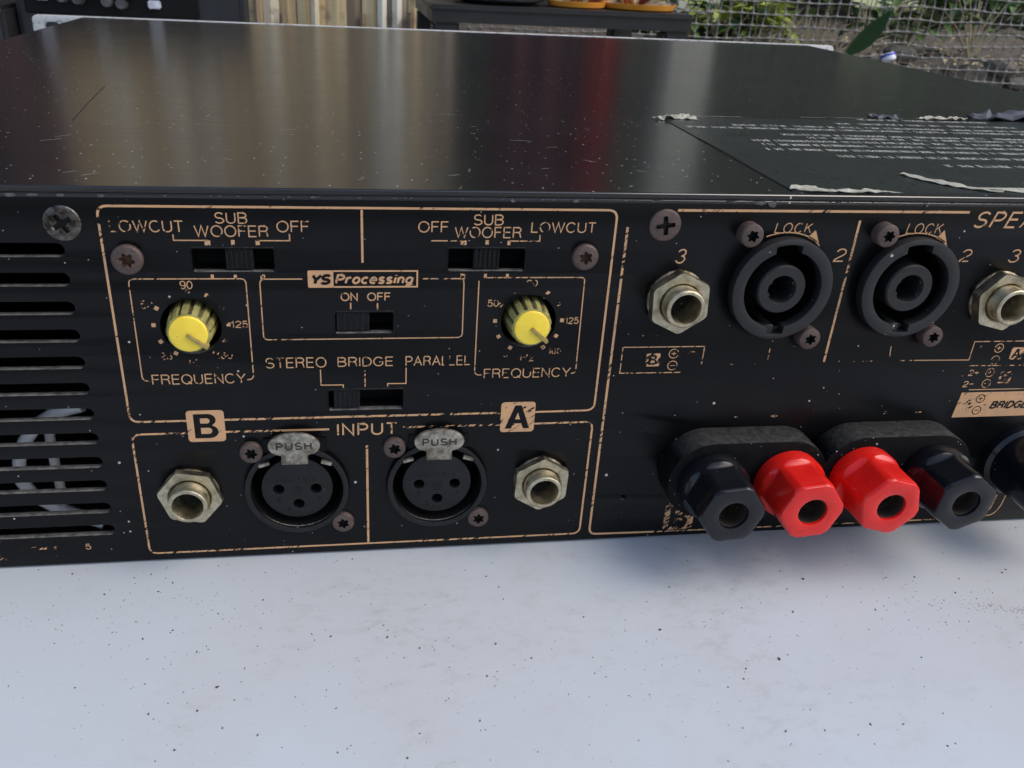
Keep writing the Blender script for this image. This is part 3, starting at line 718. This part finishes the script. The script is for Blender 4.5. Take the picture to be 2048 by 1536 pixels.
k = Ink(.045); k.poly([(146.2, 40.2), (170, 40.2), (170, 33.2), (145.6, 33.2)]); k.finish("letter_badge", m_gold, amp, .365)
circled(151.9, 38.4, '+', 0, m_panel, .085); circled(151.9, 35.1, '-', 0, m_panel, .085)
k = Ink(.085); k.text("BRIDGE", 155.2, 166.0, 35.4, 37.6, .46, shear=.25, gap=.24); k.finish("lettering", m_panel, amp, 0)
line(152.8, 37.6, 155.2, 36.8, .26, .2).data.materials[0] = m_panel
for x, s_ in ((88.4, '-'), (97.8, '+'), (127, '+'), (136, '-')): word(s_, x-.9, x+.9, 34, 36, .3, .50)
frame([(163, 1.9), (168, 2.4), (169.4, 5), (169.8, 9.5)], .32, .36, 1.5); frame([(162, 2.0), (165.5, 2.3), (166.7, 5), (167, 9)], .32, .36, 1.5)
word("5", -65.1, -63.9, 4.5, 6.1, .2, .40); word("2", -84, -82.6, 2.6, 3.9, .2, .50)
line(-80, 5.6, -70, 5.3, .8, .58)

# ================================================================== TOP COVER: label, scraps, scratches
YT = 89.0
b = MB()
v = [(91.2, 1.6), (110, 1.2), (240, 1.2), (240, 118), (212, 104), (160, 98), (104, 95), (93, 88)]
v = [(91.4, 2.4), (240, 2.0), (240, 101), (92.0, 92)]
n = len(v); b.add([(x, y, YT+.03) for x, y in v]+[(x, y, YT+.19) for x, y in v], [tuple(range(n, 2*n))]+[(k, (k+1) % n, n+(k+1) % n, n+k) for k in range(n)])
LBL = link("warning_label", b.me(), m_label, amp, label="black warning label with torn edges")
rows = [(96.5, 160, 206), (88.0, 148, 209), (81.3, 111, 214), (76.6, 95, 214), (67.6, 120, 216), (63.4, 126, 196), (58.0, 107, 214), (52.6, 107.5, 214), (46.4, 105.8, 214), (38.9, 122, 214), (29.6, 146, 214)]
for y, x0, x1 in rows:
    q = MB(); x = x0
    while x < x1:
        if rnd.random() < .14: x += 1.4; continue
        wdt = rnd.choice((.35, .5, .9, 1.1)); h = 1.35
        M_ = Matrix.Translation((x, y, 0)); s_ = rnd.choice((-.55, -.35, .1))
        kind = rnd.random()
        def bar(xa, ya, xb, yb, t=.24):
            d = Vector((xb-xa, yb-ya, 0)); nn = Vector((-d.y, d.x, 0)).normalized()*t/2; p = Vector((x+xa, y+ya, YT+.225)); p2 = Vector((x+xb, y+yb, YT+.225))
            q.add([tuple(p-nn), tuple(p2-nn), tuple(p2+nn), tuple(p+nn)], [(0, 1, 2, 3)])
        bar(0, -h, 0, h)
        if kind < .3: bar(.2, h*(-1 if kind < .15 else 1), wdt, h*(-1 if kind < .15 else 1))
        elif kind < .6: bar(.1, -h, wdt, h)
        if .3 < kind: bar(wdt, -h*.8, wdt, h)
        if kind > .75: bar(.2, 0, wdt, 0)
        x += wdt+.55
    link("lettering", q.me(), m_white_print, LBL)
def scrap(pts, amp_h, m, seed, name="paper_scrap", th=.12, base=.25, sub=14, label=None):
    """crumpled sheet with an uneven outline: pts = outline (x,y)"""
    bm = bmesh.new(); vs_ = [bm.verts.new((x, y, 0)) for x, y in pts]; bm.faces.new(vs_)
    bmesh.ops.triangulate(bm, faces=bm.faces[:]); bmesh.ops.subdivide_edges(bm, edges=bm.edges[:], cuts=sub//4, use_grid_fill=True)
    for q in bm.verts:
        nz = mnoise.noise(Vector((q.co.x*.5, q.co.y*.5, seed)))+.6*mnoise.noise(Vector((q.co.x*1.4, q.co.y*1.4, seed)))
        q.co.z = YT+base+amp_h*max(0, .35+nz); q.co.x += .25*mnoise.noise(Vector((q.co.x*2, q.co.y*2, seed+3))); q.co.y += .25*mnoise.noise(Vector((q.co.x*2, q.co.y*2, seed+8)))
    ext = bmesh.ops.solidify(bm, geom=bm.faces[:], thickness=th)
    for q in bm.verts: q.co *= MM
    me = bpy.data.meshes.new("mesh"); bm.to_mesh(me); bm.free()
    o = link(name, me, m, amp)
    if label: o['label'] = label
    return o
scrap([(88.6, 90), (91, 87), (92.5, 88.5), (98, 89), (102.5, 88), (103, 92), (102.8, 95.5), (100, 94), (97, 93), (93, 91.5)], 1.1, m_paper, 1, label="torn pale paper corner of the label")
scrap([(91.0, 3.0), (92.5, 5.6), (97, 5.4), (99.5, 2.8), (101, 1.0), (95, 1.4)], .5, m_paper, 2, label="torn pale paper edge by the panel")
scrap([(100, 1.6), (102.5, 3.0), (106, 2.2), (109, 3.6), (112, 2.0), (116, 1.2), (110, .9), (103, .8)], .4, m_paper, 5, label="shredded paper edge by the panel")
scrap([(126.5, 19), (128.5, 20), (131, 15), (135, 10), (138, 5.5), (142, 2.6), (140, 1.6), (134, 6), (131, 9), (128, 14)], .5, m_paper, 3, label="curled strip of torn label paper")
scrap([(138, 6.5), (175, 6.2), (176, 2.0), (147, 2.2)], .15, m_paper, 9, base=.24, label="bare pale paper patch at the label edge")
scrap([(165, 100), (168, 98.5), (175, 99.0), (177, 101), (172, 103.5), (167, 102.5)], 1.3, m_tape, 4, name="tape_scrap", label="crumpled dark flake of tape")
scrap([(183, 101), (186, 99.5), (195, 99.5), (203, 102.5), (201, 106), (194, 102.5), (187, 102.5)], 1.0, m_paper, 6, label="torn pale paper at far label edge")
scrap([(203, 104), (212, 101), (240, 104), (240, 120), (222, 113), (210, 108)], 2.6, m_tape, 7, name="tape_scrap", th=.3, label="thick dark crumpled tape lump")
q = MB()
def scr(pts, wd, m=None):
    for a, c in zip(pts, pts[1:]):
        d = Vector((c[0]-a[0], c[1]-a[1], 0)); nn = Vector((-d.y, d.x, 0)).normalized()*wd/2
        A, C_ = Vector((a[0], a[1], YT+.22 if a[0] > 92 else YT+.012)), Vector((c[0], c[1], YT+.22 if a[0] > 92 else YT+.012)); q.add([tuple(A-nn), tuple(C_-nn), tuple(C_+nn), tuple(A+nn)], [(0, 1, 2, 3)])
for x, y, l_, a in ((-20, 60, 4, .2), (38, 52, 6, -.1), (18, 12, 3, .5), (-72, 40, 5, .6), (-70, 45, 4, .7), (52, 30, 3, -.6), (-64, 62, 3, 0), (24, 90, 5, -.5), (40, 20, 2, .3), (-30, 25, 2, -.2), (62, 20, 2.5, -.8), (-55, 8, 4, .8), (-59, 10, 3, .8), (30, 70, 2, .1), (46, 44, 3, .1), (200, 150, 8, .1), (215, 130, 7, -.2), (150, 170, 12, 0)):
    p = [(x, y)]
    for k in range(3): p.append((p[-1][0]+l_/3*math.cos(a+rnd.gauss(0, .2)), p[-1][1]+l_/3*math.sin(a+rnd.gauss(0, .2))))
    scr(p, .10)
for i in range(150):
    x, y = rnd.uniform(-95, 180), rnd.uniform(1, 200)**1.0; a = rnd.uniform(-.4, .4); l_ = rnd.choice((.15, .2, .3, .7))
    scr([(x, y), (x+l_*math.cos(a), y+l_*math.sin(a))], rnd.uniform(.08, .17))
for x0, x1, y in ((104, 120, 95.5), (141, 150, 98.5), (152.5, 164, 99.3), (170, 178, 99.5)): scr([(x0, y), ((x0+x1)/2, y+.15), (x1, y+.6)], .22)
o = link("surface_scratch", q.me(), m_white_print, amp); o['kind'] = 'stuff'
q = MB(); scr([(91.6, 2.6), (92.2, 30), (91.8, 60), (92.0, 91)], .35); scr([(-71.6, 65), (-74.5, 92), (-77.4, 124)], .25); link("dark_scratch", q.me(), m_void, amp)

# ================================================================== BACKGROUND
CX, CY, CZ = -3, -171, 132
def at(az, y, z): return (CX+(y-CY)*math.tan(R(az)), y, z)
# black audio unit behind
m_case = mat("black_device_case", (.010, .010, .011), (.016, .016, .017), 40, .45)
m_button = mat("pale_grey_button", (.62, .63, .70), (.4, .4, .44), 300, .4)
m_glossblk = mat("glossy_dark_knob", (.03, .031, .033), (.09, .09, .095), 100, .25)
dv = empty("mixing_console", (-160, 600, 0), "black audio unit with pale square buttons and dark knobs, behind the amplifier's left corner", "audio unit")
def dpart(parent_e, name, me, m):
    o = link(name, me, m, parent_e); o.matrix_parent_inverse = Matrix.Translation(-parent_e.location); return o
dpart(dv, "case", boxme(-243, -79, 562, 606, .3, 140, 4, 2), m_case)
dpart(dv, "control_strip", boxme(-235, -112, 559, 562.2, 76, 134, 1, 1), m_void)
for x, z in ((-221.5, 88), (-143, 85), (-143, 93), (-143, 101), (-221.5, 102), (-221.5, 116), (-143, 116), (-182, 122), (-221, 124), (-143, 125)):
    dpart(dv, "button", boxme(x-4.6, x+4.6, 555.5, 559.1, z-2.9, z+2.9, .9, 2), m_button)
for x, z in ((-207, 88), (-186, 91), (-176, 86), (-196, 87), (-166, 85), (-160, 92), (-205, 100), (-190, 101), (-170, 101), (-156, 100)):
    me = lathe([(0, 8), (3.4, 8), (4.0, 6), (4.4, 0)], 20); o = dpart(dv, "knob", me, m_glossblk); o.location = Vector((x, 559, z))*MM
d2 = tag(link("black_box", boxme(-360, -244.5, 540, 605, .3, 81, 3, 2), m_case), "low black box with pale worn rim at the far left, beside the audio unit", "box")
q = MB(); q.box(-359, -246, 538.5, 540.2, 77.5, 81); link("rim", q.me(), m_alu, d2)

# plank fence
fe = empty("plank_fence", (-170, 1500, -700), "fence of pale uneven upright wooden planks behind the amplifier", "fence")
m_wood = []
for i, (a, c) in enumerate((((.60, .45, .24), (.40, .28, .14)), ((.70, .56, .33), (.50, .37, .20)), ((.30, .22, .14), (.20, .14, .09)), ((.78, .70, .52), (.60, .50, .33)), ((.42, .35, .25), (.28, .22, .155)), ((.86, .83, .72), (.74, .68, .52)))):
    k = NT("weathered_plank_%d" % i); v = k.pos((1, 1, .06)); n_ = k.noise(v, 160, 5, .65)
    k.bump(n_, .5, .002); bl = k.ramp(k.noise(k.pos(), 38, 3), .55, .7)
    m_wood.append(k.set(k.mix(k.math('MULTIPLY', bl, .6), k.mix(k.ramp(n_, .3, .7), a, c), (.13, .095, .07)), .75))
def plank(x0, x1, y, z0, z1, th, m):
    q = MB(); n = 6; L_ = []; R_ = []
    a, c = rnd.uniform(-2, 2), rnd.uniform(-2, 2)
    for k in range(n+1):
        z = z0+(z1-z0)*k/n; L_.append((x0+rnd.uniform(-2, 2)+a*k/n, z)); R_.append((x1+rnd.uniform(-2, 2)+c*k/n, z))
    v = []; f = []
    for (l, z), (r_, _) in zip(L_, R_):
        yy = y+rnd.uniform(-2, 2); mid = (l+r_)/2; v += [(l, yy+3, z), (mid, yy-2, z), (r_, yy+3, z), (r_, yy+th, z), (l, yy+th, z)]
    for k in range(n):
        for j in range(5): f.append((k*5+j, k*5+(j+1) % 5, (k+1)*5+(j+1) % 5, (k+1)*5+j))
    f += [(4, 3, 2, 1, 0), tuple(n*5+j for j in range(5))]; q.add(v, f)
    o = link("plank", q.me(), m, fe); o.matrix_parent_inverse = Matrix.Translation(-fe.location); return o
x = -174; seq = [(0, 32), (3, 30), (0, 30), (1, 24), (0, 28), (1, 38), (2, 28), (1, 33), (4, 24), (3, 12), (3, 16), (1, 22), (4, 22), (1, 20), (4, 18)]
for mi, wd in seq:
    plank(x, x+wd-1.5, 1500+rnd.uniform(-6, 6), -699, 760+rnd.uniform(-30, 60), 14, m_wood[mi]); x += wd*.96
x = -178
while x > -495:
    wd = rnd.uniform(22, 40); plank(x-wd+1.5, x, 1500+rnd.uniform(-6, 6), -699, 760+rnd.uniform(-30, 60), 14, m_wood[rnd.choice((0, 1, 0, 4, 3))]); x -= wd
for x, zt, mi in ((-160, 42, 2), (-118, 20, 2), (-60, 700, 3), (22, 24, 2), (54, 720, 5), (79, 700, 5), (105, 30, 2)): plank(x, x+(17 if mi == 5 else 13), 1484, -699, zt, 9, m_wood[mi])
for z in (-500, 300): 
    q = MB(); q.box(-460, 150, 1522, 1545, z, z+60); o = link("rail", q.me(), m_wood[4], fe); o.matrix_parent_inverse = Matrix.Translation(-fe.location)
tag(link("wooden_post", boxme(-606, -506, 1470, 1560, -699.5, 1500, 6), mat("dark_red_brown_timber", (.09, .035, .025), (.05, .02, .015), 20, .6)), "dark reddish brown timber post left of the plank fence", "post")
tag(link("dark_board_wall", boxme(-2400, -608, 1500, 1560, -699.5, 1700, 4), mat("dark_stained_boards", (.018, .014, .012), (.03, .023, .02), 12, .7)), "dark stained board wall at the far left edge", "wall")

# black plastic stool with saucers
st = empty("plastic_stool", (306, 1290, -700), "black plastic stool table carrying orange saucers, behind the amplifier", "stool")
m_stool = mat("black_stool_plastic", (.012, .012, .012), (.02, .02, .019), 50, .35, .5)
def spart(name, me, m=m_stool):
    o = link(name, me, m, st); o.matrix_parent_inverse = Matrix.Translation(-st.location); return o
spart("seat", boxme(112, 498, 1128, 1450, 54, 64, 4, 2))
q = MB(); q.box(116, 494, 1131, 1139, 41, 54); q.box(116, 494, 1439, 1447, 41, 54); q.box(116, 124, 1139, 1439, 41, 54); q.box(486, 494, 1139, 1439, 41, 54); spart("apron", q.me())
for x, y in ((118, 1133), (456, 1133), (118, 1405), (456, 1405)):
    spart("leg", boxme(x, x+38, y, y+38, -699.5, 41, 4))
for x in (131, 156): 
    q = MB(); q.tube([(x, 1180, -300), (x, 1180, 40.5)], 5, 8); spart("brace", q.me(40), mat("grey_brace_plastic", (.22, .22, .22), rough=.5))
m_orange = mat("orange_saucer_plastic", (.80, .33, .035), (.72, .27, .03), 40, .4)
def saucer(x, y, r, label):
    o = link("saucer", lathe([(0, 0), (r*.86, 0), (r*.95, 2), (r, 9), (r-1.5, 9.2), (r*.9, 3), (0, 2.5)], 40), m_orange, None, (x, y, 64.3)); o.rotation_euler = (R(-90), 0, 0)
    return tag(o, label, "saucer", "orange saucers on the black stool")
saucer(336, 1195, 44, "smaller left orange saucer on the black stool"); saucer(432, 1205, 58, "larger right orange saucer on the black stool")
o = link("serving_dish", lathe([(0, 0), (50, 0), (68, 6), (72, 12), (69, 12.5), (50, 4), (0, 3)], 40), m_glossblk, None, (222, 1215, 64.3)); o.rotation_euler = (R(-90), 0, 0); tag(o, "dark glossy dish left of the orange saucers on the stool", "dish")
# red succulents in the saucers
m_redleaf = mat("dusky_red_leaf", (.22, .035, .035), (.10, .03, .02), 30, .35); m_paleleaf = mat("highlight_pale_leaf", (.62, .60, .52), (.3, .36, .16), 40, .4)  # pale leaves put the clumps' white highlights into the colour
m_leaf = mat("green_leaf", (.20, .31, .075), (.10, .18, .045), 14, .45); m_leaf2 = mat("bright_yellow_green_leaf", (.55, .60, .12), (.34, .44, .07), 20, .45)
m_leafd = mat("dark_green_leaf", (.018, .055, .02), (.028, .075, .028), 16, .35); m_straw = mat("dry_straw", (.58, .49, .30), (.36, .29, .17), 40, .8)
def leafmesh(b, base, dirv, length, width, bend=.3, seg=4, sd=None):
    d = Vector(dirv).normalized(); side = d.cross(Vector((0, 0, 1)));  side = side.normalized() if side.length > .1 else Vector((1, 0, 0)); side = Vector(sd).normalized() if sd else side; nrm = side.cross(d)
    v = []
    for k in range(seg+1):
        t = k/seg; p = Vector(base)+d*length*t-nrm*bend*length*t*t; wd = width*math.sin(math.pi*min(.98, .08+t*.92))**.8
        v += [tuple(p-side*wd/2+nrm*wd*.2), tuple(p), tuple(p+side*wd/2+nrm*wd*.2)]
    f = []
    for k in range(seg):
        for j in (0, 1): f.append((k*3+j, k*3+j+1, k*3+j+4, k*3+j+3))
    b.add(v, f)
def rosette(x, y, z, r, n, name, label, m1, m2):
    e = empty(name, (x, y, z), label, "plant", "red succulents in the orange saucers"); A, B = MB(), MB()
    for i in range(n):
        a = rnd.uniform(0, 6.28); el = rnd.uniform(.1, 1.3); (A if rnd.random() < .6 else B).tube([(0, 0, 0), (math.cos(a)*math.cos(el)*r*.6, math.sin(a)*math.cos(el)*r*.6, math.sin(el)*r*.5), (math.cos(a)*math.cos(el)*r, math.sin(a)*math.cos(el)*r, math.sin(el)*r*1.1)], [r*.05, r*.11, r*.02], 5)
    link("red_leaves", A.me(60), m1, e); link("pale_leaves", B.me(60), m2, e)
rosette(336, 1195, 67.2, 40, 60, "succulent", "red and white succulent in the left orange saucer", m_redleaf, m_paleleaf)
rosette(432, 1205, 67.2, 52, 80, "succulent", "red and white succulent in the right orange saucer", m_redleaf, m_paleleaf)
rosette(232, 1215, 68.5, 30, 40, "succulent", "dusky succulent in the dark dish on the stool", m_redleaf, m_leafd)
# cloths out of view, added for the red streaks reflected in the lid
def cloth(x0, x1, y, z0, z1, m, label):
    nx, nz = 40, 12
    v = []; f = []
    for s_ in (0, 1):
        for j in range(nz+1):
            for i in range(nx+1):
                t = i/nx; v.append((x0+(x1-x0)*t, y+s_*2+14*math.sin(t*17+.4*j/nz)+5*math.sin(t*41), z0+(z1-z0)*j/nz))
    N = (nx+1)*(nz+1)
    for j in range(nz):
        for i in range(nx):
            a = j*(nx+1)+i; f.append((a, a+1, a+nx+2, a+nx+1)); f.append((N+a, N+a+nx+1, N+a+nx+2, N+a+1))
    return tag(link("unseen_cloth", mesh(v, f, 60), m), label, "cloth")
cloth(274, 455, 1600, 150, 900, mat("dark_maroon_cloth", (.085, .018, .022), (.05, .012, .015), 30, .85), "dark maroon cloth hanging on the wire netting above the stool")
cloth(459, 528, 1592, 150, 900, mat("red_cloth", (.44, .04, .028), (.36, .03, .022), 30, .8), "bright red cloth hanging beside the maroon cloth")
# pale pillar, added for the pale streak reflected in the lid
tag(link("streak_pillar", boxme(918, 1048, 2380, 2480, -699.5, 2400, 5), mat("pale_pillar", (.66, .65, .54), (.5, .5, .4), 18, .8)), "pale concrete pillar standing beyond the wire netting", "pillar")

# wire netting
nf = empty("wire_netting", (1000, 1650, -110), "grey wire netting fence with small square cells in front of the garden", "fence")
m_net = mat("weathered_net_wire", (.25, .24, .215), (.17, .165, .15), 60, .6)
P_ = 23.3; NX, NZ = 62, 42; X0, ZN = 120, -118
def nodepos(i, j):
    return Vector((X0+i*P_+5*mnoise.noise(Vector((i*.35, j*.35, 0)))+2.2*mnoise.noise(Vector((i*1.7, j*1.7, 9))), 1650+8*mnoise.noise(Vector((i*.15, j*.15, 5))), ZN+j*P_+6*mnoise.noise(Vector((i*.3, j*.3, 3)))+2*mnoise.noise(Vector((i*1.7, j*1.7, 2)))))
def netwire(ps):
    q = MB(); pp = []; rr = []
    for a, c in zip(ps, ps[1:]):
        pp += [a, a.lerp(c, .16), a.lerp(c, .5), a.lerp(c, .84)]; rr += [3.4, 1.5, 1.05, 1.5]
    pp.append(ps[-1]); rr.append(3.0); q.tube(pp, rr, 5); o = link("wire", q.me(60), m_net, nf); o.matrix_parent_inverse = Matrix.Translation(-nf.location)
for i in range(NX+1): netwire([nodepos(i, j) for j in range(NZ+1)])
for j in range(NZ+1): netwire([nodepos(i, j)+Vector((0, -1.2, 0)) for i in range(NX+1)])
# plants
def plant(x, y, n, hgt, m, name, label, wfac=.28, spread=.8, group=None):
    z = bankz(x, y)-3; e = empty(name, (x, y, z), label, "plant", group); S_, L_ = MB(), MB()
    for i in range(n):
        a = rnd.uniform(0, 6.28); t = rnd.uniform(.15, spread); top = Vector((math.cos(a)*t*hgt, math.sin(a)*t*hgt*.6, hgt*rnd.uniform(.35, 1)))
        S_.tube([(0, 0, 0), tuple(top*.5+Vector((0, 0, hgt*.08))), tuple(top)], [hgt*.02, hgt*.014, hgt*.008], 5)
        for k in range(3):
            aa = a+rnd.uniform(-1.2, 1.2); leafmesh(L_, tuple(top*(.6+.2*k)), (math.cos(aa), math.sin(aa), rnd.uniform(-.1, .8)), hgt*rnd.uniform(.3, .5), hgt*wfac*rnd.uniform(.5, .9), .35)
    link("stem", S_.me(60), m_straw, e); link("foliage", L_.me(60), m, e)
plant(760, 1790, 16, 130, m_leaf2, "leafy_plant", "bright yellow green leafy plant right of the stool behind the netting")
plant(850, 1850, 14, 150, m_leaf, "leafy_plant", "mid green leafy plant behind the netting, right of the yellow green one")
plant(690, 1840, 14, 130, m_leaf, "leafy_plant", "green bushy plant just beside the stool behind the netting")
plant(930, 1800, 10, 120, m_leaf2, "leafy_plant", "slim pale green plant between leafy plant and dry grass")
plant(720, 1760, 12, 90, m_leaf, "leafy_plant", "low green plant close behind the netting at the stool's right leg")
plant(810, 1770, 14, 110, m_leafd, "leafy_plant", "dark green plant between the two leafy plants right of the stool")
plant(890, 1775, 12, 120, m_leaf2, "leafy_plant", "bright green plant just left of the dry grass tuft")
plant(1180, 1840, 12, 150, m_leafd, "leafy_plant", "dark green plant behind the netting just right of the broad leaf", .22)
plant(1330, 1900, 14, 170, m_leaf, "leafy_plant", "tall green plant behind the netting right of the bottle cap", .2)
plant(1480, 1860, 12, 150, m_leafd, "leafy_plant", "dark plant behind the netting nearest the right edge", .22)
q = MB()
for i in range(420):
    x, y = rnd.uniform(650, 1650), rnd.uniform(1670, 2150); a = rnd.uniform(0, 6.28)
    leafmesh(q, (x, y, bankz(x, y)+rnd.uniform(1, 5)), (math.cos(a), math.sin(a), rnd.uniform(-.1, .35)), rnd.uniform(18, 46), rnd.uniform(6, 16), .3, 2)
tag(link("fallen_leaves", q.me(60), m_straw), "dry fallen leaves scattered over the soil behind the netting", "leaves", kind='stuff')
# broad leaf in front of the netting
e = empty("broad_leaf_plant", (1020, 1615, -100), "single broad dark green leaf leaning right in front of the netting", "plant")
q = MB(); leafmesh(q, (1, 0, 78), (.55, -.25, .8), 108, 48, -.02, 8, (.8, .25, -.45)); link("leaf", q.me(60), m_leafd, e)
q = MB(); q.tube([(-4, 0, -4), (-3, 0, 40), (2, 0, 82)], [2.6, 2.2, 1.6], 6); link("stem", q.me(60), m_straw, e)
# dry grass tuft
q = MB()
for i in range(110):
    x, y = rnd.gauss(985, 42), rnd.uniform(1668, 1760); a = rnd.gauss(.5, .7); l_ = rnd.uniform(50, 130)
    z = bankz(x, y)-2; q.tube([(x, y, z), (x+math.sin(a)*l_*.5, y, z+math.cos(a)*l_*.6), (x+math.sin(a)*l_, y-5, z+math.cos(a)*l_*.9)], [1.6, 1.2, .5], 4)
tag(link("dry_grass", q.me(60), m_straw), "tuft of dry straw coloured grass under the broad leaf", "grass", kind='stuff')
# rubble on the bank
m_stone = [mat("rubble_stone_%d" % i, a, c, 40, .85, bump=.6, bscale=120, dist=.003) for i, (a, c) in enumerate((((.22, .19, .15), (.12, .10, .08)), ((.30, .26, .21), (.18, .15, .12)), ((.14, .12, .10), (.08, .07, .06))))]
stone_words = ["flat tan stone on the bank nearest the amplifier's right edge", "round grey brown stone beside the bottle cap", "small brown stone left of the bottle cap", "pale rough stone at the right edge behind the netting", "dark brown lump of rubble below the pale rough stone", "wide tan slab of rubble right of the bottle cap", "low brown stone under the netting in the right corner", "grey stone half buried behind the bottle cap"]
for i, (x, y, s_) in enumerate(((1275, 1660, 30), (1140, 1672, 24), (1050, 1690, 20), (1440, 1690, 30), (1480, 1665, 22), (1210, 1720, 34), (1380, 1655, 18), (1160, 1800, 30))):
    bm = bmesh.new(); bmesh.ops.create_icosphere(bm, subdivisions=2, radius=1)
    for q in bm.verts:
        k_ = 1+.28*mnoise.noise(q.co*1.6+Vector((i*7, 0, 0))); q.co = Vector((q.co.x*s_*k_*1.3, q.co.y*s_*k_, q.co.z*s_*k_*.65))*MM
    me = bpy.data.meshes.new("mesh"); bm.to_mesh(me); bm.free()
    tag(link("rubble_stone", me, m_stone[i % 3], None, (x, y, bankz(x, y)+s_*.3)), stone_words[i], "stone", "rubble stones on the garden bank")
o = link("bottle_cap", lathe([(0, 0), (14, 0), (15, 2), (15, 12), (13, 15), (0, 16)], 24), mat("white_cap_plastic", (.85, .86, .9), rough=.3), None, (1140, 1655, -24)); o.rotation_euler = (R(60), 0, R(20)); tag(o, "small white and blue bottle cap lying on the soil at right", "bottle cap")
link("blue_ring", lathe([(15.1, 2), (16, 2), (16, 6), (15.1, 6)], 24), mat("blue_plastic", (.02, .03, .5), rough=.4), o)
# hedge beyond, with a dark wall added as backdrop against the sky
q = MB()
for i in range(5200):
    x, y, z = rnd.uniform(180, 3200), rnd.uniform(2500, 2950), -80+1700*rnd.random()
    if mnoise.noise(Vector((x*.004, y*.004, z*.004)))+.25*rnd.random() < -.08: continue
    a = rnd.uniform(0, 6.28); leafmesh(q, (x, y, z), (math.cos(a), math.sin(a)*.6-.4, rnd.uniform(-.6, .5)), rnd.uniform(60, 120), rnd.uniform(30, 55), .3, 2)
tag(link("hedge", q.me(60), m_leaf), "dense leafy green hedge beyond the wire netting", "hedge", kind='stuff')
tag(link("sunlit_patch_board", boxme(1400, 1600, 2300, 2315, 40, 210, 3), mat("sunlit_yellow_green", (.80, .84, .48), (.62, .68, .34), 10, .6)), "board painted pale yellow green as a sunlit patch, behind the netting above the broad leaf", "board")  # sunlight on the patch is put into the board's bright colour
tag(link("backdrop_wall", boxme(-3000, 5200, 3100, 3250, -699.5, 2300, 5), mat("dark_backdrop", (.04, .042, .035), (.022, .024, .02), 6, .9)), "dark wall added as a backdrop behind the hedge", "wall")
